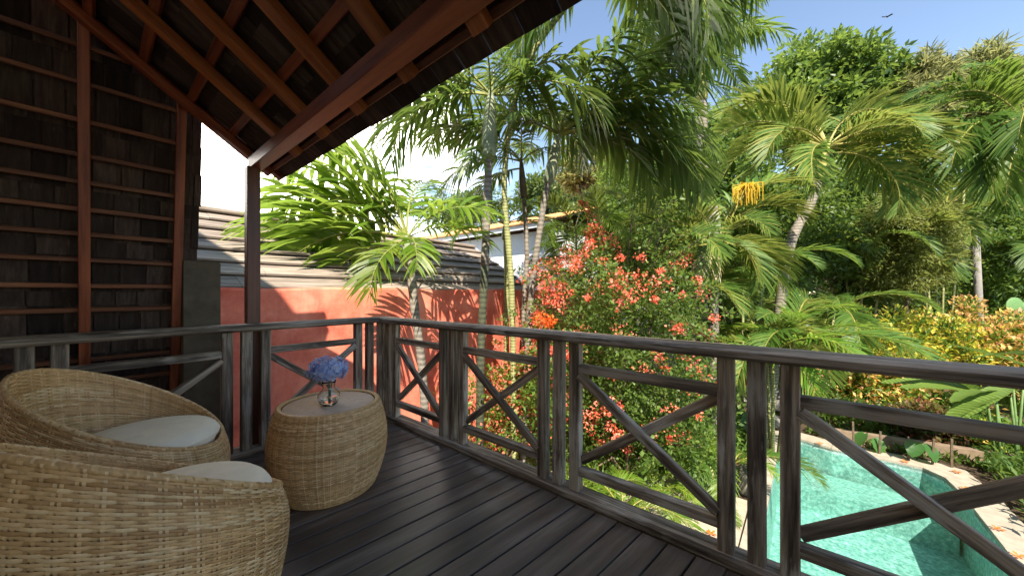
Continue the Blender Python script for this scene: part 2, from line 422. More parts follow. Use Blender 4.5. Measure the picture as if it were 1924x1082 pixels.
pool = tag(thing('swimming_pool', 'small turquoise plunge pool with pale stone edge below the balcony', 'pool', (4, 5.5, GZ)))
POOL = [(PX0, PY0), (PX1-.02, PY0), (PX1, 7.6), (5.12, 8.2), (4.9, 8.5), (3.6, 8.55), (2.95, 8.75), (2.72, 8.5)]
def pool_basin():
    n = len(POOL); zb = GZ-1.0
    V = [(x, y, GZ-.004) for x, y in POOL]+[(x, y, zb) for x, y in POOL]
    F = [tuple(range(n, 2*n))]+[((i+1) % n, i, n+i, n+(i+1) % n) for i in range(n)]
    put('basin', mesh('basin', V, F, M['pooltile']), None, pool)
    # a seat ledge along the far side
    prism('step', [(PX0+.01, 7.5), (PX1-.05, 7.5), (PX1-.08, 8.0), (4.9, 8.4), (3.6, 8.45), (2.95, 8.6), (2.74, 8.4)], zb+.002, GZ-.55, M['pooltile'], pool)
pool_basin()
w = put('water', mesh('water', [(x, y, GZ-.09) for x, y in POOL], [tuple(range(len(POOL)))], M['water'])); w['kind'] = 'structure'

def coping():
    OUT = [(PX0-.2, PY0-.4), (PX1+.42, PY0-.4), (PX1+.42, 7.9), (5.5, 8.85), (5.15, 8.98), (3.65, 9.0), (2.95, 9.22), (2.5, 8.85)]
    n = len(POOL)
    for i in range(1, n):
        a0, a1 = Vector(POOL[i]), Vector(POOL[(i+1) % n]); b0, b1 = Vector(OUT[i]), Vector(OUT[(i+1) % n])
        k = max(1, round((b1-b0).length/.62))
        for j in range(k):
            u, v = j/k, (j+1)/k; g = .003/max(.05, (b1-b0).length)
            p = [a0.lerp(a1, u+g), b0.lerp(b1, u+g), b0.lerp(b1, v-g), a0.lerp(a1, v-g)]
            ar = sum(p[q].x*p[(q+1) % 4].y-p[(q+1) % 4].x*p[q].y for q in range(4))
            if ar < 0: p = p[::-1]
            prism('coping_slab', [(q.x, q.y) for q in p], GZ-.05, GZ+.035+rnd.uniform(-.002, .002), M['stone'], pool)
coping()

terr = thing('terrace', None, None, (1.2, 3.5, GZ)); tag(terr, kind='structure')
for i in range(6):
    for j in range(6):
        x0, y0 = -1.2+i*.61, 1.4+j*.61
        if x0+.6 > PX0-.22: x1 = PX0-.21
        else: x1 = x0+.602
        if x1-x0 < .1: continue
        block('slab', (x0, y0, GZ-.03), (x1, y0+.602, GZ+.03+rnd.uniform(-.003, .003)), M['paving'], terr, .008)

# ------------------------------------------------------------------ deck
deck = put('deck', None, loc=(2, -1.5, 0)); deck['kind'] = 'structure'
SK = math.radians(7.3); DX, DY = math.sin(SK), math.cos(SK)
PITCH = .1235
def clip(poly, a, b, c):            # keep a*x+b*y<=c
    out = []
    for i in range(len(poly)):
        p, q = poly[i], poly[(i+1) % len(poly)]; dp, dq = a*p[0]+b*p[1]-c, a*q[0]+b*q[1]-c
        if dp <= 0: out.append(p)
        if (dp < 0 < dq) or (dq < 0 < dp):
            t = dp/(dp-dq); out.append((p[0]+t*(q[0]-p[0]), p[1]+t*(q[1]-p[1])))
    return out
for i in range(-6, 50):
    x0 = 1.756-9*PITCH+i*PITCH; g = .0045
    poly = [(x0+g+DX*-4, -4*DY), (x0+PITCH-g+DX*-4, -4*DY), (x0+PITCH-g+DX*.5, .5*DY), (x0+g+DX*.5, .5*DY)]
    for pl in ((0, 1, -.006), (0, -1, 3.3), (-1, 0, .70), (1, 0, 6.2)):
        poly = clip(poly, *pl)
        if len(poly) < 3: break
    if len(poly) < 3: continue
    # local frame along the board so that the grain follows it
    M0 = Matrix.Translation((x0, 0, rnd.uniform(-.0015, .0015))) @ Matrix.Rotation(math.pi/2-SK, 4, 'Z')
    inv = M0.inverted(); loc = [inv @ Vector((p[0], p[1], 0)) for p in poly]
    n = len(loc); cen = sum(loc, Vector())/n
    c = .003
    top = [(p.x, p.y*(1 if abs(p.y) < 1e-9 else 1), 0) for p in loc]
    inn = [(p.x, p.y+(c if p.y < cen.y else -c), 0) for p in loc]
    V = [(p.x, p.y, -.028) for p in loc]+[(p.x, p.y, -c) for p in loc]+[q for q in inn]
    F = [tuple(range(n))[::-1], tuple(range(2*n, 3*n))]
    for k in range(n):
        k2 = (k+1) % n
        F += [(k, k2, n+k2, n+k), (n+k, n+k2, 2*n+k2, 2*n+k)]
    put('board', mesh('board', V, F), M['deck'], deck, mx=M0)
for y in (-.45, -1.1, -1.75, -2.4, -3.05):
    beam('joist', (-.68, y, -.095), (6.2, y, -.095), .05, .13, M['rail'], deck)
beam('fascia', (-.7, .03, -.12), (6.2, .03, -.12), .04, .2, M['rail'], deck)
beam('bearer', (-.70, -3.2, -.22), (-.70, .05, -.22), .09, .12, M['rail'], deck)
for x in (-.6, 2.0, 4.2, 6.1):
    beam('leg', (x, -.4, GZ), (x, -.4, -.16), .14, .14, M['rail'], deck, up=(0, 1, 0))

# ------------------------------------------------------------------ railings
def railing(name, label, O, ex, ey, groups, length, end_start, hz):
    """ex along the rail, ey outwards; groups: centres of stile-baluster-stile groups."""
    O, ex, ey = Vector(O), Vector(ex), Vector(ey); Z = Vector((0, 0, 1))
    t = thing(name, label, 'railing', O)
    P = lambda a, b, c: O+ex*a+ey*b+Z*c
    j = lambda s=.003: rnd.uniform(-s, s)
    # the handrail in two lapped lengths, a rounded top
    beam('handrail', P(end_start, .055, hz-.026), P(length, .055, hz-.026), .145, .052, M['rail'], t, ch=.014)
    beam('bottom_rail', P(end_start, .060, .0225), P(length, .060, .0225), .12, .044, M['rail'], t, ch=.006)
    top = hz-.053
    stiles = []
    for k, g in enumerate(groups):
        for q, nm in ((-.113, 'stile'), (0, 'baluster'), (.113, 'stile')):
            if g+q > length: continue
            a = g+q+j()
            beam(nm, P(a, .06+j(.002), .045), P(a+j(.004), .06, top), .058, .066, M['rail'], t, up=ex, ch=.005)
            if nm == 'stile': stiles.append(a)
    for a, b in zip(stiles[1::2], stiles[2::2]):
        a += .029; b -= .029
        beam('panel_rail', P(a, .06, .762+j()), P(b, .06, .760+j()), .05, .05, M['rail'], t)
        beam('panel_rail', P(a, .06, .163+j()), P(b, .06, .165+j()), .05, .05, M['rail'], t)
        beam('brace', P(a+.002, .046, .725), P(b-.002, .046, .212), .034, .05, M['rail'], t, up=Z)
        beam('brace', P(a+.002, .0805, .215), P(b-.002, .0805, .722), .034, .05, M['rail'], t, up=Z)
    return t
ra = railing('balcony_railing', 'long weathered railing in front of the pool and bougainvillea with crossed braces', (0, 0, 0), (1, 0, 0), (0, 1, 0),
             [.057, .985, 1.97, 2.97, 3.96, 4.95, 5.94], 6.2, -.13, .966)
beam('corner_post', (-.06, .06, .045), (-.06, .06, .913), .07, .07, M['rail'], ra, up=(1, 0, 0))
railing('balcony_railing', 'short weathered railing in front of the red wall behind the wicker chairs', (0, 0, 0), (0, -1, 0), (-1, 0, 0),
        [.085, 1.045, 2.01, 2.97], 3.2, .02, .972)

# ------------------------------------------------------------------ porch roof
roof = thing('porch_roof', 'shingled porch roof with exposed red timber rafters over the deck', 'roof', (3, -1, 2.2))
SL = .704; SN = Vector((0, SL, 1)).normalized()
def rz(y, off=0): return 2.255-SL*(y+1.0)+off*math.sqrt(1+SL*SL)      # rafter underside at y, plus a normal offset
YB = -2.22                                                             # where the steep upper roof starts
RX0, RX1 = -.29, 7.6
beam('eave_beam', (-.20, -.96, 2.213), (RX1, -.96, 2.213), .085, .088, M['timber'], roof)
for k, x in enumerate([-.215]+[.395+.4535*i for i in range(16)]):
    beam('rafter', (x, YB, rz(YB, .026)), (x, -.845, rz(-.845, .026)), .08, .052, M['timber' if k == 0 else 'rafter'], roof, up=SN)
for i, y in enumerate((-1.10, -1.33, -1.56, -1.79, -2.02)):
    beam('batten', (RX0, y, rz(y, .066)), (RX1, y, rz(y, .066)), .05, .027, M['timber'], roof, up=SN)
beam('eave_batten', (RX0, -.835, rz(-.835, .065)), (RX1, -.835, rz(-.835, .065)), .035, .030, M['lath'], roof, up=SN)
beam('rake_board', (-.258, -.755, rz(-.755, .068)), (-.258, YB, rz(YB, .068)), .075, .034, M['timber'], roof, up=SN)
# shingles, lapped rows, each its own piece
shm = box_mesh('shingle', 1, 1, 1, .02)
def shingle(p, along, down, nrm, L, W, T, parent, mat):
    a, d, n_ = Vector(along).normalized(), Vector(down).normalized(), Vector(nrm).normalized()
    mx = Matrix(((d.x*L, a.x*W, n_.x*T, p.x), (d.y*L, a.y*W, n_.y*T, p.y), (d.z*L, a.z*W, n_.z*T, p.z), (0, 0, 0, 1)))
    return put('shingle', shm, mat, parent, mx=mx)
down = Vector((0, 1, -SL)).normalized()
rows = 7
for r_ in range(rows):
    y_low = -.738-r_*.235
    x = RX0+(.075 if r_ % 2 else 0)
    step = .163
    while x < 3.6:
        wdt = step*rnd.uniform(.93, .975)
        tilt = .012
        p = Vector((x+step/2, y_low-.33*.817, rz(y_low-.33*.817, .088)))
        shingle(p, (1, 0, 0), (down+SN*rnd.uniform(.02, .035)), SN, .335+rnd.uniform(-.004, .004), wdt, .012, roof, M['shingle'])
        x += step
# the covering above (outer skin) and the far length of the eave beyond the frame
put('roof_skin', mesh('roof_skin', [(RX0-.03, -.77, rz(-.77, .118)), (RX1, -.77, rz(-.77, .118)), (RX1, YB, rz(YB, .118)), (RX0-.03, YB, rz(YB, .118)),
     (RX0-.03, -.77, rz(-.77, .143)), (RX1, -.77, rz(-.77, .143)), (RX1, YB, rz(YB, .16)), (RX0-.03, YB, rz(YB, .16))],
     [(3, 2, 1, 0), (4, 5, 6, 7), (0, 1, 5, 4), (1, 2, 6, 5), (2, 3, 7, 6), (3, 0, 4, 7)]), M['shingle'], roof)
block('eave_skin', (3.65, -.85, 2.25), (RX1, -.725, 2.28), M['shingle'], roof)
zt = rz(YB, .16)
put('upper_roof', mesh('upper_roof', [(RX0-.1, YB+.02, zt-.12), (RX1, YB+.02, zt-.12), (RX1, YB-2.0, zt+3.5), (RX0-.1, YB-2.0, zt+3.5),
     (RX0-.1, YB+.09, zt-.08), (RX1, YB+.09, zt-.08), (RX1, YB-1.93, zt+3.54), (RX0-.1, YB-1.93, zt+3.54)],
     [(3, 2, 1, 0), (4, 5, 6, 7), (0, 1, 5, 4), (1, 2, 6, 5), (2, 3, 7, 6), (3, 0, 4, 7)]), M['shingle'], roof)
beam('post', (-.155, -.985, -.03), (-.155, -.985, 2.169), .085, .082, M['post'], roof, up=(1, 0, 0))

# unseen house wall behind the camera, carried up to block sun, pale for bounce
M['housewall'] = plain('house_wall_render', (.80, .70, .56), .8, .1, 3, .1)
hw = block('house_wall', (-.7, -3.5, GZ), (RX1, -3.32, 5.2), M['housewall']); hw['kind'] = 'structure'

# ------------------------------------------------------------------ leaning shingled wall on the left
sw = thing('shingle_wall', 'leaning dark shingled wall with red battens beside the balcony', 'wall', (-.6, -1.8, 0))
LE = .176
def wx(z, off=0): return -.55+(z-1.2)*LE+off             # front plane of the rafters
WN = Vector((1, 0, -LE)).normalized()
for y in (-1.364, -1.812, -2.27, -2.75):
    beam('rafter', (wx(-.3, -.03), y, -.3), (wx(3.0, -.03), y, 3.0), .052, .06, M['timber'], sw, up=WN)
bz = [2.741, 2.523, 2.299, 2.089, 1.922, 1.752, 1.592, 1.423, 1.251, 1.089, .914, .745, .575, .405, .235, .065]
for z in bz:
    beam('batten', (wx(z, -.052), -3.1, z+rnd.uniform(-.006, .006)), (wx(z, -.052), -1.335, z), .03, .028, M['lath'], sw, up=WN)
wd = Vector((LE, 0, 1)).normalized()
for i in range(len(bz)+1):
    hi = bz[i-1]+.03 if i else 2.98
    lo = bz[i]-.035 if i < len(bz) else -.3
    y = -3.0+(.055 if i % 2 else 0)
    while y < -1.27:
        wdt = rnd.choice((.105, .12, .13, .14))
        if y+wdt > -1.225: wdt = max(.05, -1.235-y)
        zc = (hi+lo)/2
        p = Vector((wx(zc, -.092-.006*(i % 2)), y+wdt/2, hi))
        shingle(p, (0, 1, 0), (-wd+WN*rnd.uniform(-.02, .03)), WN, (hi-lo)*1.03, wdt-.009, .016, sw, M['shingle'])
        y += wdt
beam('sheathing', (wx(-.3, -.135), -2.15, -.3), (wx(3.0, -.135), -2.15, 3.0), 1.82, .02, M['shingle'], sw, up=WN)

tag(block('stone_pier', (-.76, -1.335, GZ), (-.50, -1.115, 1.452), M['pier'], ch=.012), 'dark grey rendered pier at the foot of the shingled wall', 'pier')

# ------------------------------------------------------------------ garden wall and the houses behind it
WX = -1.6
gw = put('garden_wall', None, loc=(WX, 2, GZ)); tag(gw, 'long red rendered garden wall below the grey boarded roof', 'wall')
def wall_mesh():
    ys = np.linspace(-3.2, 9.5, 60); V = []; F = []
    for y in ys:
        dz = .012*math.sin(y*2.1)+.008*math.sin(y*5.3+1)
        V += [(WX, y, GZ), (WX+.004*math.sin(y*3), y, 1.24+dz), (WX-.012, y, 1.272+dz), (WX-.16, y, 1.272+dz), (WX-.16, y, GZ)]
    for i in range(len(ys)-1):
        for k in range(4):
            F.append((i*5+k, (i+1)*5+k, (i+1)*5+k+1, i*5+k+1))
    F += [(0, 1, 2, 3, 4), tuple((len(ys)-1)*5+k for k in (4, 3, 2, 1, 0))]
    return mesh('plaster', V, F, M['wallred'])
put('plaster', wall_mesh(), None, gw)

nh = thing('neighbour_house', 'low outbuilding with a grey boarded roof behind the red wall', 'house', (-3.6, 0, GZ))
ya, yb_ = -4.5, 4.78
RP = math.radians(30.3)
n_c = 7; run = 2.0
for i in range(n_c):
    u0, u1 = i/n_c, (i+1)/n_c
    xa, za = -1.66-run*u0, 1.20+run*math.tan(RP)*u0
    xb, zb = -1.66-run*(u1+.04), 1.20+run*math.tan(RP)*(u1+.04)
    y = ya+(i % 3)*.4
    while y < yb_:
        L = min(rnd.uniform(1.1, 1.5), yb_-y)
        if yb_-y-L < .3: L = yb_-y
        nr = Vector((math.sin(RP), 0, math.cos(RP)))
        c0 = (Vector((xa, 0, za))+Vector((xb, 0, zb)))/2
        p = Vector((c0.x, y, c0.z))+nr*(.035+rnd.uniform(-.004, .004))
        dwn = (Vector((xa, 0, za))-Vector((xb, 0, zb))); W = dwn.length
        nn = (nr-dwn.normalized()*.16).normalized()
        o = beam('roof_board', p+Vector((0, .003, 0)), p+Vector((0, L-.003, 0)), W, .032, M['roofboard'], nh, up=nn)
        y += L
beam('ridge_cap', (-3.68, ya, 2.44), (-3.68, yb_-.05, 2.44), .26, .07, M['roofboard'], nh, ch=.02)
beam('barge_board', (-1.62, yb_+.02, 1.17), (-3.66, yb_+.02, 2.37), .04, .10, M['white'], nh)
prism('gable', [(-7.2, -4.4), (-1.8, -4.4), (-1.8, yb_-.06), (-7.2, yb_-.06)], GZ, 1.15, M['white'], nh)
put('back_slope', mesh('back_slope', [(-3.66, ya, 2.39), (-3.66, yb_, 2.39), (-5.8, yb_, 1.15), (-5.8, ya, 1.15)], [(0, 1, 2, 3)]), M['roofboard'], nh)
put('gable_end', mesh('gable_end', [(-1.72, yb_-.06, 1.15), (-5.6, yb_-.06, 1.15), (-3.66, yb_-.06, 2.36)], [(0, 1, 2)]), M['white'], nh)

wh = thing('white_house', 'white house with an orange tiled roof beyond the grey roof', 'house', (-6, 8, GZ))
put('wall', box_mesh('wall', 14, 5, 5.06, .01), M['white'], wh, mx=Matrix.Translation((-15.8, 8.3, GZ+2.53)))
put('fascia', box_mesh('fascia', 14.4, .05, .14, .01), M['white'], wh, mx=Matrix.Translation((-16, 5.42, 2.93)))
TS = .30
for i in range(6):
    y0 = 5.36+i*.5
    for j in range(40):
        x0 = -16+j*.36
        a = Vector((x0+.18, y0-.03, 3.00+i*.5*TS)); b = Vector((x0+.18, y0+.53, 3.03+(i+1)*.5*TS+.005))
        beam('roof_tile', a, b, .352, .03, M['orange_tile'], wh, ch=.008)
put('roof_back', mesh('roof_back', [(-16, 8.3, 3.86), (-1.6, 8.3, 3.86), (-1.6, 11.4, 2.9), (-16, 11.4, 2.9)], [(0, 1, 2, 3)]), M['orange_tile'], wh)
put('roof_deck', mesh('roof_deck', [(-16, 5.4, 2.98), (-1.62, 5.4, 2.98), (-1.62, 8.32, 3.84), (-16, 8.32, 3.84)], [(0, 1, 2, 3)]), M['white'], wh)

# ------------------------------------------------------------------ wicker weaving
def weave(name, surf, rows, stakes, u0=0., u1=1., amp=.0035, wfill=.92, per=4, closed=True, seed=1, stake_w=.009):
    """surf(u, v)->(P, N). Horizontal strands that pass over and under pairs of stakes, and the stakes."""
    rs = np.random.default_rng(seed)
    nu = stakes*per
    V = []; F = []; base = 0
    us = np.linspace(u0, u1, nu+1)
    sk = np.arange(nu+1)/per*math.pi
    for j in range(rows):
        ph = (j % 2)*math.pi
        off = amp*np.cos(sk+ph)
        dv = 1.0/rows
        jit = rs.normal(0, .06)*dv
        vs_ = []
        for e, rise in ((-.5*wfill, -.0012), (0., .0012), (.5*wfill, -.0012)):
            v = np.clip((j+.5+e)*dv+jit, 0, 1)
            P, N = surf(us, np.full_like(us, v))
            vs_.append(P+N*(off+rise)[:, None])
        A = np.stack(vs_, 1)                 # nu+1,3,3
        # break the strand into lengths so that each length has its own tone
        k = 0
        while k < nu:
            m = min(int(rs.integers(per*4, per*13)), nu-k)
            if nu-k-m < per*2: m = nu-k
            blk = A[k:k+m+1].reshape(-1, 3); V.append(blk)
            i = np.arange(m)[:, None]
            for q in (0, 1):
                F.append(np.concatenate([i*3+q, (i+1)*3+q, (i+1)*3+q+1, i*3+q+1], 1)+base)
            base += len(blk); k += m
    nv = rows*2
    vv = (np.arange(nv+1)/nv)
    for k in range(stakes):
        for s_ in (-.16, .16):
            u = u0+(u1-u0)*(k+s_)/stakes
            P, N = surf(np.full(nv+1, u), vv)
            P2, _ = surf(np.full(nv+1, u+1e-3), vv)
            T = P2-P; T /= np.linalg.norm(T, axis=1)[:, None]
            row = vv*rows-.5
            off = -amp*.75*np.cos(row*math.pi+k*math.pi)
            C = P+N*off[:, None]
            blk = np.stack([C-T*stake_w/2, C+T*stake_w/2], 1).reshape(-1, 3); V.append(blk)
            i = np.arange(nv)[:, None]
            F.append(np.concatenate([i*2, i*2+1, i*2+3, i*2+2], 1)+base); base += len(blk)
    return tri_mesh(name, np.concatenate(V), np.concatenate(F), M['wicker'])

def surf_of(R, Z, d=0., flip=1):
    """Surface from radius R(u,v) and height Z(u,v)."""
    def s(u, v):
        def P(u, v):
            r = R(u, v)-d; q = 2*np.pi*u
            return np.stack([r*np.cos(q), r*np.sin(q), Z(u, v)], -1)
        p = P(u, v); e = 1e-3
        du = P(u+e, v)-P(u-e, v); dv = P(u, np.clip(v+e, 0, 1.01))-P(u, np.clip(v-e, -.01, 1))
        n = np.cross(du, dv); n /= np.linalg.norm(n, axis=1)[:, None]+1e-12
        return p, n*flip
    return s

def grid_mesh(name, surf, nu, nv, off, mat):
    U, Vv = np.meshgrid(np.linspace(0, 1, nu+1), np.linspace(0, 1, nv+1), indexing='ij')
    P, N = surf(U.ravel(), Vv.ravel()); P = P+N*off
    F = []
    for i in range(nu):
        for j in range(nv):
            a = i*(nv+1)+j; F.append((a, a+nv+1, a+nv+2, a+1))
    return tri_mesh(name, P, F, mat, True)

RIM, ZF, ZB = .338, .478, .875
def rimz(u): return ZF+(ZB-ZF)*(1-np.cos(2*np.pi*u))/2
def chair_R(u, v):
    back = (1-np.cos(2*np.pi*u))/2
    r = .268+.092*np.sin(np.clip(v, 0, 1)*np.pi*.62)**.9
    return r-(.022)*np.clip((v-.72)/.28, 0, 1)**2+0*back
def chair_Z(u, v): return .012+v*(rimz(u)-.02)
def in_R(u, v): return .262+(RIM-.017-.262)*v**.8
def in_Z(u, v): return .37+v*(rimz(u)-.012-.37)

def make_chair(label, loc, face):
    t = thing('wicker_chair', label, 'armchair', (*loc, 0), 'wicker tub chairs')
    t.rotation_euler.z = face
    so_ = surf_of(chair_R, chair_Z); si = surf_of(in_R, in_Z, 0, -1)
    if 'chair_shell' not in CH:
        CH['shell'] = weave('shell', so_, 92, 66, amp=.0026, wfill=1.04, stake_w=.007, seed=3)
        CH['lining'] = weave('lining', si, 64, 60, amp=.0024, wfill=1.04, stake_w=.007, seed=5)
        CH['backing'] = grid_mesh('shell_backing', so_, 72, 16, -.007, M['wicker_back'])
        CH['backing2'] = grid_mesh('lining_backing', si, 72, 10, -.007, M['wicker_back'])
        def rim_s(u, v):
            a = 2*np.pi*(v*.78-.14); q = 2*np.pi*u
            r = RIM-.0075+.0100*np.cos(a); P = np.stack([r*np.cos(q), r*np.sin(q), rimz(u)-.010+.0100*np.sin(a)], -1)
            N = np.stack([np.cos(a)*np.cos(q), np.cos(a)*np.sin(q), np.sin(a)], -1)
            return P, N
        CH['rim'] = weave('rim', rim_s, 4, 130, amp=.001, wfill=1.05, stake_w=.006, seed=12)
        CH['rim_backing'] = grid_mesh('rim_backing', rim_s, 120, 8, -.0025, M['wicker_back'])
        # seat cushion: soft disc, a welt round the edge, slight dip
        prof = [(0, .566), (.06, .567), (.13, .565), (.20, .558), (.234, .548), (.252, .533), (.261, .516), (.263, .508), (.261, .498), (.25, .48), (.235, .42), (0, .41)]
        CH['cushion'] = lathe_mesh('cushion', prof, 56, M['cushion'])
        CH['welt'] = lathe_mesh('piping', [(.2595+.005*math.cos(a), .512+.005*math.sin(a)) for a in np.linspace(0, 2*math.pi, 9)], 56, M['cushion'])
        CH['base'] = lathe_mesh('base_ring', [(.255, 0), (.268, .004), (.27, .018), (.25, .02), (0, .02)], 48, M['wicker_back'])
        CH['chair_shell'] = 1
    def part(nm, key):
        o = put(nm, CH[key]); o.parent = t; return o
    sh = part('shell', 'shell'); sh['kind'] = 'stuff'; b = put('backing', CH['backing']); b.parent = sh
    li = part('lining', 'lining'); li['kind'] = 'stuff'; b = put('backing', CH['backing2']); b.parent = li
    ri = part('rim', 'rim'); ri['kind'] = 'stuff'; b = put('backing', CH['rim_backing']); b.parent = ri
    cu = part('cushion', 'cushion'); cu.location.x = .058; wlt = put('piping', CH['welt']); wlt.parent = cu
    part('base_ring', 'base')
    return t
CH = {}
make_chair('wicker tub chair in front of the short railing, its white cushion in full view', (.732, -1.665), 1.161)
make_chair('nearer wicker tub chair, seen over its low woven side', (1.584, -1.661), 1.993)

tb = thing('wicker_table', 'drum shaped woven wicker side table carrying the glass vase', 'table', (.848, -.823, 0))
def tab_R(u, v): return .262+.062*np.sin(np.clip(v, 0, 1)*np.pi*.96+.04)**.9+.018*v
ts = surf_of(tab_R, lambda u, v: .01+v*.512)
me_ = weave('body', ts, 78, 62, amp=.0024, wfill=1.04, stake_w=.007, seed=9); o = put('body', me_); o.parent = tb; o['kind'] = 'stuff'
o2 = put('backing', grid_mesh('backing', ts, 60, 14, -.007, M['wicker_back'])); o2.parent = o
def ring_mesh(name, R, z, a, b, mat, tw=.0015):
    n = 140; V = []; F = []
    for i in range(n):
        q = 2*math.pi*i/n
        for k in range(8):
            s_ = 2*math.pi*k/8; t_ = tw*math.sin(2*s_+q*60)
            V.append(((R+(a+t_)*math.cos(s_))*math.cos(q), (R+(a+t_)*math.cos(s_))*math.sin(q), z+(b+t_)*math.sin(s_)))
    for i in range(n):
        for k in range(8):
            F.append((i*8+k, ((i+1) % n)*8+k, ((i+1) % n)*8+(k+1) % 8, i*8+(k+1) % 8))
    return tri_mesh(name, V, F, mat, True)
o = put('rim', ring_mesh('rim', .272, .519, .014, .009, M['wicker'])); o.parent = tb
o = put('top_panel', lathe_mesh('top_panel', [(0, .5155), (.252, .5155), (.256, .512), (.256, .49)], 56, M['table_top'])); o.parent = tb
o = put('base_ring', lathe_mesh('base_ring', [(.24, 0), (.262, .004), (.266, .014), (.24, .018)], 48, M['wicker'])); o.parent = tb

# vase and flower
VP = Vector((.887, -.848, .5162))
vz = tag(put('glass_vase', None, loc=VP), 'round bellied clear glass vase on the wicker table', 'vase')
vp = [(0, .0), (.034, .0), (.04, .003), (.052, .018), (.062, .04), (.064, .056), (.058, .074), (.044, .088), (.036, .097), (.034, .11), (.037, .135), (.041, .148),
      (.039, .148), (.0345, .134), (.0315, .11), (.0335, .098), (.0415, .0865), (.0555, .073), (.0612, .056), (.059, .041), (.05, .021), (.036, .008), (0, .007)]
o = put('glass', lathe_mesh('glass', vp, 40, M['glass'])); o.parent = vz
M['vasewater'] = glass_mat('vase_water', (.95, .98, .97), 0, 1.33)
o = put('vase_water', lathe_mesh('vase_water', [(0, .0085), (.034, .0095), (.047, .022), (.055, .038), (.0555, .042), (0, .042)], 32, M['vasewater'])); o.parent = vz
hy = tag(put('hydrangea', None, loc=VP+Vector((0, 0, .02))), 'bunch of blue hydrangea standing in the glass vase', 'flower')
for k, (dx, dy) in enumerate(((0, 0), (.012, .006), (-.01, .008))):
    V, F = tube_data([(dx*.5, dy*.5, 0), (dx, dy, .08), (dx*2.4, dy*2.4, .155)], [.0032, .003, .003], 6)
    o = put('stem', mesh('stem', V, F, M['green_stem'], True)); o.parent = hy
def florets():
    rs = np.random.default_rng(4); V = []; F = []; b = 0
    for i in range(330):
        d = rs.normal(size=3); d /= np.linalg.norm(d)
        if d[2] < -.75: continue
        wob = 1+.07*math.sin(5*d[0]+3*d[1])+.05*rs.normal()
        p = np.array([.104*d[0], .104*d[1], .066*d[2]+.196])*np.array([wob, wob, 1]); p[2] += .008*rs.normal()
        n_ = d+rs.normal(size=3)*.25; n_ /= np.linalg.norm(n_)
        a = np.cross(n_, [0, 0, 1.]); a /= np.linalg.norm(a)+1e-9; c = np.cross(n_, a)
        th0 = rs.uniform(0, 6.28); s_ = rs.uniform(.012, .018)
        # one floret: four rounded petals sharing the centre
        V.append(p); ci = b; b += 1
        for q in range(4):
            t0 = th0+q*math.pi/2
            for dt, rr, hh in ((-.62, .8, .1), (0, 1.15, .25), (.62, .8, .1)):
                V.append(p+s_*(rr*(math.cos(t0+dt)*a+math.sin(t0+dt)*c)+hh*n_)); b += 1
            F += [(ci, b-3, b-2), (ci, b-2, b-1)]
    return tri_mesh('flower_head', np.array(V), F, M['hydrangea'])
o = put('flower_head', florets()); o.parent = hy
core = lathe_mesh('flower_core', [(0.001, .135), (.06, .15), (.088, .19), (.07, .232), (.001, .252)], 20, M['hydrangea'])
c_ = put('flower_core', core); c_.parent = o

# ------------------------------------------------------------------ foliage builders
def norm(a): return a/(np.linalg.norm(a, axis=-1, keepdims=True)+1e-9)

def leaves_mesh(name, P, D, N, L, W, mat, fold=.12, curl=.12):
    T = norm(D); B = norm(np.cross(N, T)); N2 = np.cross(T, B); L = L[:, None]; W = W[:, None]
    v0 = P; v1 = P+T*.42*L+B*W*.5+N2*fold*W; v2 = P+T*L-N2*curl*L; v3 = P+T*.42*L-B*W*.5+N2*fold*W
    V = np.stack([v0, v1, v2, v3], 1).reshape(-1, 3)
    i = np.arange(len(P))[:, None]*4
    F = np.concatenate([np.concatenate([i, i+1, i+2], 1), np.concatenate([i, i+2, i+3], 1)], 0)
    return tri_mesh(name, V, F, mat)

def cloud(C, R, n_per, rs, surface=.55, up=.25):
    """Leaf positions and directions in clumps C (m,3) of radius R (m,)."""
    m = len(C); idx = np.repeat(np.arange(m), n_per)
    d = norm(rs.normal(size=(len(idx), 3)))
    r = rs.uniform(0, 1, len(idx))**(surface)
    P = C[idx]+d*(R[idx]*r)[:, None]*np.array([1, 1, .8])
    D = norm(d*.7+rs.normal(size=d.shape)*.55+np.array([0, 0, up]))
    N = norm(rs.normal(size=d.shape)*.6+np.array([0, 0, 1.]))
    return P, D, N, idx

def ellipsoid(c, r, m, rs, shell=.35, zmin=None, turned=False):
    d = norm(rs.normal(size=(m*3, 3))); q = rs.uniform(0, 1, m*3)**shell
    o = d*q[:, None]*np.array(r)
    if turned: o = np.stack([o[:, 0]*_c-o[:, 1]*_s, o[:, 0]*_s+o[:, 1]*_c, o[:, 2]], 1)
    P = np.array(c)+o
    if zmin is not None: P = P[P[:, 2] > zmin]
    return P[:m]

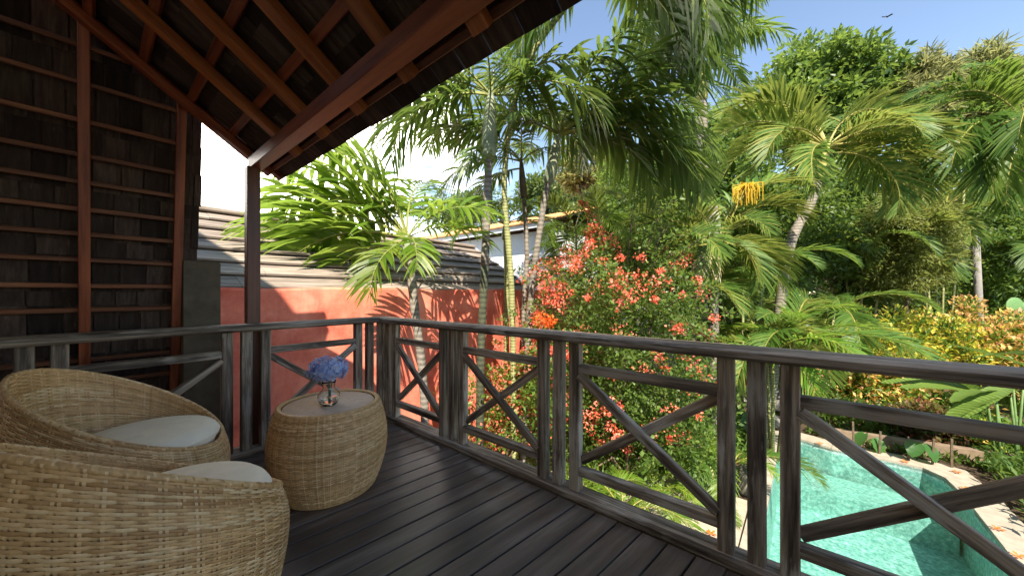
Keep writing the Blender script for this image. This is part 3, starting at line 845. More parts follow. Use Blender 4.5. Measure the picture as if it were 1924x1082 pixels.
def tree(label, base, c, r, clumps, cr, per, L, mat, trunk_r=.18, seed=1, name='tree', cat='tree', group=None, extra=None, turned=False, droop=0., limbs=7, W=.5, shell=.38, crown='crown'):
    rs = np.random.default_rng(seed); base = Vector(base); c = Vector(c)
    t = thing(name, label, cat, base, group)
    C = ellipsoid(c, r, clumps, rs, shell, turned=turned)
    C = C[C[:, 2] > base.z+.1]
    R = rs.uniform(.65, 1.25, len(C))*cr
    P, D, N, idx = cloud(C, R, per, rs)
    if droop: D = norm(D+np.array([0, 0, -droop]))
    Ls = rs.uniform(.7, 1.25, len(P))*L
    put(crown, leaves_mesh(crown, P, D, N, Ls, Ls*W, mat), None, t)
    if trunk_r:
        top = c-Vector((0, 0, r[2]*.35))
        mid = base.lerp(top, .5)+Vector((rs.normal()*.08, rs.normal()*.08, 0))*trunk_r*6
        tube('trunk', [base-Vector((0, 0, .1)), base.lerp(mid, .4), mid, top], [trunk_r*1.25, trunk_r, trunk_r*.85, trunk_r*.6], M['bark'], t, 9)
        V, F = [], []
        for k in range(limbs):
            e = Vector(C[rs.integers(len(C))]); s0 = mid.lerp(top, rs.uniform(.2, 1))
            v, f = tube_data([s0, s0.lerp(e, .5)+Vector((0, 0, .1*r[2])), e], [trunk_r*.42, trunk_r*.28, trunk_r*.08], 5)
            F += [tuple(q+len(V) for q in ff) for ff in f]; V += v
        put('limbs', mesh('limbs', V, F, M['bark'], True), None, t)
    if extra:
        for nm, mat2, per2, L2, rf, zsel in extra:
            sel = C if zsel is None else C[C[:, 2] > c.z+zsel*r[2]]
            P, D, N, _ = cloud(sel, np.full(len(sel), cr*rf), per2, rs, .12, .6)
            Ls = rs.uniform(.7, 1.25, len(P))*L2
            put(nm, leaves_mesh(nm, P, D, N, Ls, Ls*.5, mat2), None, t)
    return t, C

# ------------------------------------------------------------------ palms
def frond_mesh(style, elev, seed):
    """A frond growing from the origin along +X; elev in degrees at its base."""
    S = FR[style]; rs = np.random.default_rng(seed)
    L = S['L']; K = 22; a = math.radians(elev); pts = []; tan = []
    p = np.zeros(3); ds = L/K; side = rs.normal()*.12
    for i in range(K+1):
        s = i/K
        ang = a-math.radians(S['curve'])*s**1.25*(1+.1*rs.normal()*0)
        yaw = side*s
        d = np.array([math.cos(ang)*math.cos(yaw), math.cos(ang)*math.sin(yaw), math.sin(ang)])
        pts.append(p.copy()); tan.append(d); p = p+d*ds
    pts, tan = np.array(pts), np.array(tan)
    n = S['n']; V = []; F = []; b = 0
    twist = rs.uniform(-.5, .5)*S.get('twist', 1)
    for sgn in (-1, 1):
        for k in range(n):
            s = S['stem']+(1-S['stem'])*(k+rs.uniform(-.25, .25)+.5)/n
            if s >= .995: s = .995
            x = s*K; i = min(int(x), K-1); f = x-i
            P = pts[i]*(1-f)+pts[i+1]*f; T = tan[i]*(1-f)+tan[i+1]*f; T /= np.linalg.norm(T)
            Y = np.cross([0, 0, 1.], T); Y /= np.linalg.norm(Y)+1e-9; U = np.cross(T, Y)
            tw = twist*s; Y, U = Y*math.cos(tw)+U*math.sin(tw), U*math.cos(tw)-Y*math.sin(tw)
            sweep = math.radians(S['sweep0']+(S['sweep1']-S['sweep0'])*s+rs.normal()*6)
            v = math.radians(S['v']+rs.normal()*S.get('vj', 8))
            d = (Y*sgn*math.cos(v)+U*math.sin(v))*math.cos(sweep)+T*math.sin(sweep)
            u_ = (s-S['stem'])/(1-S['stem'])
            ll = S['ll']*max(.22, math.sin(math.pi*(.14+.80*u_))**.75)*rs.uniform(.9, 1.08)
            wmax = S['w']*(.7+.5*math.sin(math.pi*min(1, u_+.1)))*rs.uniform(.85, 1.12)
            acr = np.cross(d, U); acr = T-d*np.dot(T, d); acr /= np.linalg.norm(acr)+1e-9
            dr = S['droop']*rs.uniform(.7, 1.35)
            fold = np.cross(d, acr)*sgn
            prev = None
            for u, wf in ((0, .35), (.3, 1.), (.62, .85), (.86, .45), (1., .06)):
                q = P+d*ll*u*(1-.12*dr*u)+np.array([0, 0, -1.])*dr*ll*u*u
                V += [q-acr*wmax*wf*.5, q+acr*wmax*wf*.5]
                if prev is not None: F.append((prev, prev+1, b+1, b))
                prev = b; b += 2
    lm = tri_mesh('frond', np.array(V), F, M[S['mat']])
    rv, rf = tube_data([Vector(q) for q in pts], [S['rr']*(1-.86*i/K) for i in range(K+1)], 5, False)
    # one mesh, two materials: leaflets and stem
    off = len(lm.vertices)
    me = bpy.data.meshes.new('frond')
    VV = [tuple(v.co) for v in lm.vertices]+[tuple(v) for v in rv]
    FF = [tuple(pp.vertices) for pp in lm.polygons]+[tuple(q+off for q in ff) for ff in rf]
    me.from_pydata(VV, [], FF); me.materials.append(M[S['mat']]); me.materials.append(M[S['stemmat']])
    mi = [0]*len(lm.polygons)+[1]*len(rf); me.polygons.foreach_set('material_index', mi); me.update()
    bpy.data.meshes.remove(lm)
    return me
FR = {
 'manila': dict(L=2.15, curve=88, n=36, stem=.15, sweep0=18, sweep1=58, v=8, vj=20, ll=.64, w=.052, droop=.52, rr=.022, mat='palm_dark', stemmat='rachis'),
 'manila_mid': dict(L=2.15, curve=88, n=36, stem=.15, sweep0=18, sweep1=58, v=8, vj=20, ll=.64, w=.052, droop=.52, rr=.022, mat='palm_mid', stemmat='rachis'),
 'young': dict(L=1.75, curve=78, n=22, stem=.18, sweep0=12, sweep1=50, v=24, vj=14, ll=.72, w=.066, droop=.42, rr=.017, mat='palm_bright', stemmat='rachis'),
 'areca': dict(L=2.0, curve=105, n=58, stem=.16, sweep0=30, sweep1=58, v=36, vj=7, ll=.62, w=.034, droop=.28, rr=.018, mat='palm_gold', stemmat='rachis_gold', twist=1.4),
 'areca_green': dict(L=2.0, curve=100, n=56, stem=.16, sweep0=30, sweep1=58, v=28, vj=7, ll=.6, w=.034, droop=.32, rr=.018, mat='palm_mid', stemmat='rachis_gold', twist=1.2),
 'areca_bright': dict(L=1.6, curve=95, n=38, stem=.18, sweep0=30, sweep1=58, v=26, vj=8, ll=.48, w=.03, droop=.32, rr=.014, mat='palm_bright', stemmat='rachis_gold'),
 'dead': dict(L=1.5, curve=60, n=34, stem=.1, sweep0=40, sweep1=65, v=-20, vj=14, ll=.5, w=.026, droop=.9, rr=.016, mat='palm_dead', stemmat='palm_dead'),
}
FC = {}
def frond(style, elev, var=0):
    e = int(round(elev/15.)*15); k = (style, e, var % 3)
    if k not in FC: FC[k] = frond_mesh(style, e, (hash(style) if False else sum(map(ord, style)))*100+e+var % 3)
    return FC[k]

def palm(label, path, r0, r1, fronds, style, tm='trunk_grey', shaft=None, sm='shaft', group=None, name='palm_tree', blossom=None, fat=1.5, spear=True, tm2=None):
    """path: world points base..crown; fronds: (azimuth, elevation, scale[, style])."""
    path = [Vector(p) for p in path]; base = path[0]; crown = path[-1]
    t = thing(name, label, 'palm', base, group)
    # resample the trunk smoothly
    P = []; R = []; m = 26
    for i in range(m+1):
        x = i/m*(len(path)-1); k = min(int(x), len(path)-2); f = x-k
        p_1, p0, p1, p2 = path[max(k-1, 0)], path[k], path[k+1], path[min(k+2, len(path)-1)]
        q = .5*((2*p0)+(p1-p_1)*f+(2*p_1-5*p0+4*p1-p2)*f*f+(3*p0-p_1-3*p1+p2)*f**3)
        P.append(q); R.append((r0+(r1-r0)*i/m)*(1+.05*math.sin(i*2.3))*(1.25 if i == 0 else 1))
    if tm2:
        k = int(m*.62); tube('trunk', P[:k+1], R[:k+1], M[tm2], t, 12); tube('trunk', P[k:], R[k:], M[tm], t, 12)
    else: tube('trunk', P, R, M[tm], t, 12)
    if shaft:
        d = (P[-1]-P[-4]).normalized()
        s0 = crown-d*.02; S_ = []; SR = []
        prof = [(0, 1.05), (.08, fat), (.25, fat*1.08), (.5, fat*.95), (.75, fat*.7), (1, .5)]
        for u, k in prof: S_.append(s0+d*shaft*u); SR.append(r1*k)
        tube('crownshaft', S_, SR, M[sm], t, 12)
        crown = s0+d*shaft*.96
    for i, fs in enumerate(fronds):
        az, el, sc = fs[:3]; st = fs[3] if len(fs) > 3 else style
        drop = (d*shaft*(.22 if el < 0 else .05)) if shaft else Vector()
        put('frond', frond(st, el, i), None, t, loc=crown-drop, rot=(rnd.uniform(-.12, .12), 0, azi(az)), scale=(sc, sc, sc))
    if blossom:
        bp, n_, ln = blossom; bp = Vector(bp); V, F = [], []
        for k in range(n_):
            a = rnd.uniform(0, 6.28); o_ = rnd.uniform(.1, .62)*ln
            e = bp+Vector((math.cos(a)*o_, math.sin(a)*o_, -rnd.uniform(.35, 1)*ln))
            v, f = tube_data([bp, bp.lerp(e, .5)+Vector((math.cos(a), math.sin(a), .6))*o_*.5, e], [.007, .010, .006], 4)
            F += [tuple(q+len(V) for q in ff) for ff in f]; V += v
        put('blossom', mesh('blossom', V, F, M['blossom_yellow']), None, t)
        tube('blossom_stalk', [crown-Vector((0, 0, .35)), (crown+bp)/2, bp], [.02, .02, .016], M['rachis_gold'], t, 5)
    return t

def og(px, py):            # the ground point seen at a photo pixel
    return at(px, py, (CAM[2]-GZ)*FOC/(py-CY))

def gp(px, py, dep):       # ground point under a sight line
    p = at(px, py, dep); p.z = GZ; return p

PG = 'manila palms in front of the red wall'
# the low palm left of the cluster
palm('low bright green palm leaning over the red wall next to the corner post', [gp(800, 700, 4.75), at(797, 745, 4.78), at(778, 570, 4.85), at(768, 480, 4.9)], .055, .062,
     [(172, 64, 1.3), (166, 48, 1.45), (174, 36, 1.45), (168, 20, 1.45), (174, 8, 1.35), (150, 50, 1.3), (178, 72, 1.2), (120, 55, 1.1), (350, 48, .8), (20, 30, .75), (85, 82, 1.0), (300, 5, .55), (250, -20, .62), (164, 76, 1.25), (180, 50, 1.25), (165, -4, 1.2), (40, 60, .9)],
     'young', 'trunk_grey', .3, 'shaft', PG, fat=1.25)
# cluster of tall ones
palm('tall palm with dark lower trunk and fat pale crownshaft by the railing', [gp(900, 600, 5.05), at(903, 690, 5.1), at(912, 470, 5.2), at(918, 300, 5.3)], .06, .062,
     [(180, 25, 1.0), (195, 2, .95), (165, 42, 1.05), (135, 25, 1.0), (0, 45, 1.0), (25, 18, 1.0), (340, 10, .95), (270, 30, .8), (90, 55, 1.0), (175, 8, 1.05), (205, 40, .95)],
     'manila', 'trunk_grey', 1.15, 'shaft', PG, fat=1.8, tm2='trunk_dark')
palm('slender ringed palm rising between its taller neighbours, its crown cut by the eave', [gp(966, 640, 5.6), at(962, 560, 5.6), at(948, 330, 5.6), at(985, 130, 5.4), at(1090, -20, 5.1)], .047, .045,
     [(10, 15, 1.2), (355, -12, 1.15), (20, -5, 1.15), (340, 10, 1.1), (165, -10, 1.0), (0, 5, 1.1), (332, -8, 1.1), (22, 25, 1.1), (300, 0, .95), (180, 5, 1.0), (350, 20, 1.1), (45, 0, 1.0), (150, 5, 1.0), (5, -20, 1.05), (210, -15, .85)],
     'manila_mid', 'trunk_green', .6, 'shaft', PG)
palm('thin palm with a rusty crownshaft behind the tall dark trunk', [gp(984, 640, 6.3), at(984, 600, 6.3), at(990, 480, 6.3), at(984, 372, 6.3)], .042, .042,
     [(180, 20, .8), (200, 45, .85), (160, -5, .75), (90, 60, .8), (30, 40, .7), (230, 10, .8), (270, 40, .7), (215, -15, .75)],
     'manila', 'trunk_grey', .75, 'bark', PG)
palm('leaning grey palm whose long fronds arch over the bougainvillea', [gp(980, 700, 5.9), at(994, 600, 5.9), at(1016, 420, 5.9), at(1030, 345, 5.9)], .052, .052,
     [(0, 35, 1.35), (5, 20, 1.35), (350, 40, 1.3), (15, 48, 1.3), (352, 12, 1.3), (345, 55, 1.3), (8, 62, 1.3), (332, 25, 1.1), (180, 25, .95), (165, 48, 1.05), (90, 65, 1.1), (40, 35, 1.15), (310, 55, 1.0), (20, 8, 1.2), (240, 50, .9)],
     'manila', 'trunk_grey', .95, 'shaft', PG, fat=1.8)
# tall palm behind, against the sky
palm('very tall palm standing clear against the blue sky behind the cluster', [gp(1318, 600, 9.), at(1322, 400, 9.), at(1318, 190, 9.)], .14, .12,
     [(10, 55, 1.05), (355, 42, 1.1), (350, 70, 1.0), (30, 60, 1.0), (165, 55, 1.1), (180, 30, 1.1), (200, 65, 1.0), (270, 60, 1.0), (90, 75, 1.0), (190, 8, 1.0), (20, 15, .85)],
     'manila_mid', 'trunk_grey', 1.35, 'shaft_yellow', fat=1.3)
palm('grey stemmed palm with hanging yellow blossom and a withered frond', [gp(1345, 600, 7.6), at(1338, 430, 7.6), at(1340, 402, 7.6)], .105, .10,
     [(5, 58, 1.25), (20, 45, 1.1), (170, 50, 1.25), (190, 25, 1.15), (150, 65, 1.25), (345, 15, .85), (330, 0, .85), (90, 70, 1.3), (40, 65, 1.35), (270, 40, .8), (240, 15, .9), (200, -25, .95, 'dead'), (225, -35, .85, 'dead'), (300, -18, .8), (120, 75, 1.3), (0, 72, 1.4), (165, 30, 1.2), (210, 60, 1.1), (25, 10, .9), (180, 5, 1.1)],
     'areca', 'trunk_grey', .75, 'shaft', blossom=(at(1405, 345, 7.3), 75, .48), fat=1.1)
palm('golden leaning palm with broad arching fronds above the hedge', [gp(1440, 560, 8.2), at(1478, 490, 8.3), at(1522, 385, 8.4), at(1538, 335, 8.4)], .115, .09,
     [(8, 50, 1.7), (0, 30, 1.6), (355, 14, 1.4), (172, 44, 1.6), (182, 60, 1.55), (168, 24, 1.35), (90, 74, 1.4), (200, 32, 1.3), (330, 35, 1.2), (60, 50, 1.3), (120, 60, 1.3), (285, 30, 1.0), (345, -5, 1.2), (210, 5, 1.1), (15, 65, 1.6), (25, 35, 1.4), (178, 10, 1.2), (5, 0, 1.3), (165, 70, 1.5)],
     'areca', 'trunk_grey', .85, 'shaft_yellow', fat=1.05)
palm('big palm at the right edge, its yellow green fronds hanging into view', [gp(1960, 600, 8.3), at(1950, 450, 8.3), at(1935, 300, 8.2)], .15, .13,
     [(180, 55, 1.45), (172, 35, 1.5), (190, 18, 1.5), (200, -5, 1.4), (160, 62, 1.3), (176, 20, 1.45), (185, 45, 1.5), (195, 0, 1.3), (168, 12, 1.4), (215, 20, 1.25), (240, -10, 1.2), (185, 78, 1.2), (270, 20, 1.1), (210, -22, 1.3), (165, 5, 1.2), (90, 60, 1.2), (0, 40, 1.2)],
     'areca_green', 'trunk_grey', .9, 'shaft_yellow', fat=1.1)
# clumping arecas lower down
def clump_palm(label, centre, n, h, styles, sc, seed, spread=.35, az0=None):
    rs = random.Random(seed); c = Vector(centre)
    t = thing('areca_palm', label, 'palm', c, 'clumping palms around the pool')
    ns = max(2, n//4); tops = []
    for k in range(ns):
        a = 2*math.pi*k/ns+rs.uniform(-.3, .3); b = c+Vector((math.cos(a)*.12, math.sin(a)*.12, 0)); e = c+Vector((math.cos(a)*spread, math.sin(a)*spread, h*rs.uniform(.75, 1.1)))
        tube('cane', [b, b.lerp(e, .5), e], [.035, .032, .026], M['trunk_green'], t, 7); tops.append(e)
    for i in range(n):
        e = tops[i % ns]; az = math.degrees(2*math.pi*i/n)*1.0+rs.uniform(-20, 20)
        s_ = sc*rs.uniform(.8, 1.12)
        put('frond', frond(rs.choice(styles), rs.choice((75, 60, 45, 45, 30, 15)), i), None, t, loc=e, rot=(0, 0, math.radians(az)), scale=(s_, s_, s_))
    return t
clump_palm('dense clump of arching palm fronds between the bougainvillea and the pool', gp(1452, 700, 7.2), 28, 2.4, ['areca_green', 'areca', 'areca_bright'], 1.0, 3, .4)
clump_palm('second arching palm clump close behind the pool rocks', gp(1530, 650, 9.2), 20, 2.7, ['areca_green', 'areca'], 1.0, 8, .4)
clump_palm('low feathery palm at the foot of the bougainvillea', gp(1145, 900, 4.9), 11, .35, ['areca_bright'], .62, 5, .2)
clump_palm('low feathery palm beside the terrace and the pool corner', gp(1345, 850, 6.0), 13, .5, ['areca_bright', 'areca_green'], .62, 6, .25)
clump_palm('small palm half hidden under the long railing', gp(1265, 890, 5.6), 10, .2, ['areca_bright'], .5, 11, .2)
clump_palm('yellowish fan of young fronds above the bougainvillea', gp(1100, 430, 7.6), 16, 4.6, ['areca_bright', 'areca'], .85, 12, .35)
clump_palm('dark green palm clump under the yellow blossom', gp(1395, 560, 9.4), 16, 4.0, ['areca_green'], .95, 14, .5)
clump_palm('green palm clump rising behind the right half of the bougainvillea', gp(1250, 470, 8.2), 18, 4.1, ['areca_green', 'areca'], 1.0, 15, .5)
clump_palm('pale palm clump between the leaning golden palm and the bamboo', gp(1620, 430, 12.6), 18, 5.2, ['areca', 'areca_green'], 1.2, 16, .5)
clump_palm('tall golden palm clump in front of the pale bamboo', gp(1765, 300, 12.8), 20, 7.2, ['areca'], 1.4, 17, .6)
clump_palm('green palm clump filling the right edge below the big palm', gp(1940, 430, 12.8), 16, 5.2, ['areca_green'], 1.3, 18, .5)
palm('small bright palm in front of the white house, seen between the trunks', [gp(950, 640, 6.9), at(952, 560, 6.9), at(950, 450, 6.9)], .05, .05,
     [(180, 35, .8), (200, 15, .8), (160, 55, .8), (0, 35, .8), (340, 15, .75), (20, 55, .8), (270, 40, .7), (90, 70, .8), (230, 30, .75), (310, 40, .75)], 'areca_bright', 'trunk_green', .35, 'shaft')

# ------------------------------------------------------------------ bougainvillea
def bougainvillea():
    rs = np.random.default_rng(21)
    c1 = at(1165, 610, 6.3); c2 = at(900, 770, 5.5)
    t = thing('bougainvillea', 'large bougainvillea covered in coral red flowers in front of the railing', 'shrub', (c1.x, c1.y, GZ))
    C = np.concatenate([ellipsoid((c1.x, c1.y, c1.z-.3), (1.55, 1.4, 1.75), 220, rs, .4, turned=True), ellipsoid((c1.x+.1, c1.y, -.9), (1.75, 1.2, 1.1), 110, rs, .4, turned=True)])
    C = C[C[:, 2] > GZ+.15]
    P, D, N, _ = cloud(C, rs.uniform(.7, 1.3, len(C))*.34, 75, rs)
    Ls = rs.uniform(.6, 1.3, len(P))*.075
    put('foliage', leaves_mesh('foliage', P, D, N, Ls, Ls*.62, M['boug']), None, t)
    # sprays of bracts on the outside, more on the left
    v = np.array(CAM)-np.array(c1); v /= np.linalg.norm(v)
    S = ellipsoid((c1.x, c1.y, c1.z-.3), (1.72, 1.6, 1.9), 440, rs, .05, turned=True)
    rel = S-np.array(c1)
    keep = (rel@v > -.35)
    right = rel@np.array([_c, _s, 0])
    keep &= rs.uniform(0, 1, len(S)) < np.clip(.46-.40*right+.16*(S[:, 2]-c1.z), .05, .9)
    S = S[keep & (S[:, 2] > -1.6)]
    P, D, N, _ = cloud(S, rs.uniform(.3, 1.3, len(S))*.16, 44, rs, .6)
    Ls = rs.uniform(.6, 1.2, len(P))*.042
    put('blossom', leaves_mesh('blossom', P, D, N, Ls, Ls*.85, M['bract']), None, t)
    SP, SF = [], []; SV, SFc = [], []
    for k in range(60):
        d = norm(rs.normal(size=3)*np.array([1, 1, .7])+np.array([0, 0, .45])); d = d-v*min(0, d@v+.4)
        o0 = np.array(c1)+d*np.array([1.2, 1.2, 1.5])*.85; ln = rs.uniform(.4, 1.25)
        pp = [o0+d*ln*u+np.array([0, 0, .25*math.sin(u*2.2)-.32*u*u])*ln for u in np.linspace(0, 1, 7)]
        if pp[-1][2] < -1.4: continue
        vv, ff = tube_data([Vector(q) for q in pp], [.010*(1-.1*i) for i in range(7)], 4); SFc += [tuple(q+len(SV) for q in f) for f in ff]; SV += vv
        SF += pp[1:]
        if rs.uniform() < .55-.3*(d@np.array([_c, _s, 0])): SP += pp[3:]
    P, D, N, _ = cloud(np.array(SF), np.full(len(SF), .12), 16, rs, .6); Ls = rs.uniform(.6, 1.2, len(P))*.075
    put('foliage', leaves_mesh('foliage', P, D, N, Ls, Ls*.62, M['boug']), None, t)
    P, D, N, _ = cloud(np.array(SP), rs.uniform(.05, .15, len(SP)), 22, rs, .6); Ls = rs.uniform(.7, 1.2, len(P))*.05
    put('blossom', leaves_mesh('blossom', P, D, N, Ls, Ls*.85, M['bract']), None, t)
    put('stems', mesh('stems', SV, SFc, M['bark'], True), None, t)['kind'] = 'stuff'
    V, F = [], []
    for k in range(16):
        e = Vector(C[rs.integers(len(C))]); b = Vector((c1.x+rs.normal()*.15, c1.y+rs.normal()*.15, GZ))
        vv, ff = tube_data([b, b.lerp(e, .5)+Vector((0, 0, .4)), e], [.035, .022, .008], 5); F += [tuple(q+len(V) for q in f) for f in ff]; V += vv
    put('stems', mesh('stems', V, F, M['bark'], True), None, t)
    # the trailing one against the wall
    t2 = thing('bougainvillea', 'trailing bougainvillea at the foot of the red wall, pink red flowers', 'shrub', (c2.x, c2.y, GZ))
    C = np.concatenate([ellipsoid((c2.x+.1, c2.y+.2, -.75), (.75, 1.0, .75), 46, rs, .45), ellipsoid((c2.x+.5, c2.y+1.0, -.35), (.7, .7, .95), 36, rs, .45), ellipsoid((c2.x-.1, c2.y-.6, -1.3), (.6, .7, .5), 22, rs, .45)])
    P, D, N, _ = cloud(C, rs.uniform(.7, 1.3, len(C))*.27, 55, rs)
    Ls = rs.uniform(.6, 1.3, len(P))*.07
    put('foliage', leaves_mesh('foliage', P, D, N, Ls, Ls*.6, M['shrub']), None, t2)
    P, D, N, _ = cloud(C[rs.uniform(0, 1, len(C)) < .8], rs.uniform(.8, 1.2, len(C))[:len(C)]*.3, 38, rs, .3)
    Ls = rs.uniform(.7, 1.2, len(P))*.05
    put('blossom', leaves_mesh('blossom', P, D, N, Ls, Ls*.85, M['bract']), None, t2)
    V, F = [], []
    for k in range(10):
        e = Vector(C[rs.integers(len(C))]); b = Vector((c2.x+rs.normal()*.2, c2.y+.2+rs.normal()*.3, GZ))
        vv, ff = tube_data([b, b.lerp(e, .5)+Vector((0, 0, .2)), e], [.025, .016, .006], 5); F += [tuple(q+len(V) for q in f) for f in ff]; V += vv
    put('stems', mesh('stems', V, F, M['bark'], True), None, t2)
    # orange trumpet cluster above the rail
    c3 = at(1018, 600, 5.0)
    t3 = thing('ixora', 'small bush with one bright orange flower head just above the railing', 'shrub', (c3.x, c3.y, GZ))
    C = np.array([[c3.x, c3.y, c3.z], [c3.x+.1, c3.y+.05, c3.z-.03]]); P, D, N, _ = cloud(C, np.array([.13, .1]), 90, rs, .4)
    Ls = rs.uniform(.7, 1.2, len(P))*.045; put('blossom', leaves_mesh('blossom', P, D, N, Ls, Ls*.8, M['bract_orange']), None, t3)
    C = ellipsoid((c3.x, c3.y, c3.z-1.0), (.35, .35, .9), 24, rs, .5); P, D, N, _ = cloud(C, np.full(24, .2), 40, rs)
    Ls = rs.uniform(.7, 1.2, len(P))*.09; put('foliage', leaves_mesh('foliage', P, D, N, Ls, Ls*.4, M['shrub']), None, t3)
    tube('stem', [(c3.x, c3.y, GZ), (c3.x+.03, c3.y, -.6), c3], [.03, .022, .008], M['bark'], t3, 6)
bougainvillea()

# ------------------------------------------------------------------ hedge shrubs with young yellow and pink leaves
SG = 'shrubs with yellow and pink young leaves behind the pool'
def shrub(label, px, py, dep, rx, top, seed, young, cat='shrub', mat='shrub', L=.135, per=55, name='shrub', group=SG, yper=55, yz=-.5):
    p = at(px, py, dep); zt_ = at(px, top, dep).z; h = zt_-GZ
    return tree(label, (p.x, p.y, GZ), (p.x, p.y, GZ+h*.52), (rx, rx, h*.5), 85, .30, per, L, M[mat], .04, seed, name, cat, group,
                [('young_leaves', M[young], yper, L*1.0, 1.1, yz)], limbs=10, W=.42, crown='foliage')
shrub('yellow tipped shrub closest to the palm clump', 1640, 640, 10.2, 1.15, 585, 31, 'young_yellow')
shrub('yellow shrub in the middle of the hedge, rising to a pointed top', 1735, 640, 10.6, 1.1, 598, 32, 'young_yellow')
shrub('tall orange topped shrub in front of the concrete pole', 1835, 620, 11.0, 1.4, 562, 33, 'young_pink')
shrub('orange pink shrub at the right edge under the cactus', 1935, 640, 9.8, 1.1, 608, 34, 'young_pink')
shrub('low shrub with coral young leaves directly behind the pool', 1650, 740, 9.6, .95, 690, 35, 'young_pink', yper=30)
shrub('low plain green shrub behind the pool rocks', 1555, 750, 10.6, .9, 700, 36, 'young_yellow', yper=8)
shrub('low shrub with scattered pink leaves left of the giant ginger leaves', 1755, 760, 9.5, .85, 715, 37, 'young_pink', yper=10)
shrub('dark red leaved croton below the coral shrub', 1740, 815, 8.0, .5, 775, 38, 'croton', mat='croton', group=None, yper=10)
shrub('small green bush on the planting bed at the pool end', 1840, 835, 7.7, .42, 800, 39, 'young_yellow', group=None, yper=2)
shrub('leafy green shrub at the pool side on the right edge', 1945, 860, 6.9, .5, 820, 40, 'young_yellow', group=None, yper=2, L=.16)

# ------------------------------------------------------------------ trees behind
def far(label, px, py, dep, w, h, seed, mat, L, clumps=150, per=70, cr=None, name='tree', cat='tree', W=.5, droop=0., shell=.38, depth=None, tr=.2):
    c = at(px, py, dep); rx = w/2*dep/FOC; rz_ = h/2*dep/FOC
    return tree(label, (c.x, c.y, GZ), c, (rx, depth or rx*.7, rz_), clumps, cr or rx*.26, per, L, M[mat], tr, seed, name, cat, W=W, droop=droop, shell=shell, turned=True)
far('broad dark green tree rising highest against the sky', 1545, 195, 19, 235, 245, 51, 'tree', .34, 190, 120, tr=.35)
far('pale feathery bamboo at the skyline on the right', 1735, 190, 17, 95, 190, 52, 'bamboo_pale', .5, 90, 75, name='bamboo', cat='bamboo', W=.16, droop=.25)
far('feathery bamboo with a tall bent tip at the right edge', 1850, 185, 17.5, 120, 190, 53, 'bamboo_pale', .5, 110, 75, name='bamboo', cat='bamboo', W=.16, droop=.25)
far('dark leafy tree directly behind the leaning golden palm', 1575, 420, 14, 200, 270, 54, 'tree', .22, 150, 85)
far('yellow green bamboo thicket left of the concrete pole', 1705, 465, 11.6, 170, 200, 55, 'bamboo', .2, 220, 90, depth=.7, cr=.5, tr=.06, name='bamboo', cat='bamboo', W=.2, droop=.35)
far('shaded bamboo thicket behind the concrete pole', 1890, 440, 15, 190, 280, 56, 'tree', .26, 150, 80, name='bamboo', cat='bamboo', W=.3, droop=.3)
far('dark tree filling the gap behind the blossoming palm', 1330, 330, 13, 230, 260, 57, 'tree', .22, 150, 85)
far('small round light green tree seen between the palm trunks', 1095, 310, 15, 110, 110, 58, 'bamboo_pale', .2, 70, 70, W=.5)
far('mid green tree behind the bougainvillea', 1190, 420, 11, 230, 250, 59, 'tree', .17, 130, 85)
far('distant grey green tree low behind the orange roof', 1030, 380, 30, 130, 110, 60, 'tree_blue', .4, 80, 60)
far('wide background tree behind the palm clump', 1450, 470, 13, 260, 270, 61, 'tree', .2, 150, 85)
far('dark hedge tree low behind the yellow shrubs', 1720, 590, 14, 420, 170, 62, 'tree', .18, 170, 85, depth=1.0, cr=.75)
far('dark undergrowth tree behind the arching palm clump', 1430, 640, 11, 300, 250, 63, 'tree', .15, 170, 80, depth=.8, cr=.5)
far('shaded tree behind the cactus at the right edge', 1960, 520, 13, 220, 240, 64, 'tree', .2, 110, 80)
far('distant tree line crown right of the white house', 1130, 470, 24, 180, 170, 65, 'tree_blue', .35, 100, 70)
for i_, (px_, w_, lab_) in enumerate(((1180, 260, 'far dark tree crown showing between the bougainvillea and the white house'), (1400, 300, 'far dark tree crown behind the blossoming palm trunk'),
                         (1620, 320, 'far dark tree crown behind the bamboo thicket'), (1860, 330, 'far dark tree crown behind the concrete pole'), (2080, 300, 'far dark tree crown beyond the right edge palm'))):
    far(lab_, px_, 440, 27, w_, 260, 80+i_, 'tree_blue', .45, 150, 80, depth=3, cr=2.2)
far('far tree left of the thin palm trunks', 880, 400, 32, 170, 70, 66, 'tree_blue', .4, 70, 60)

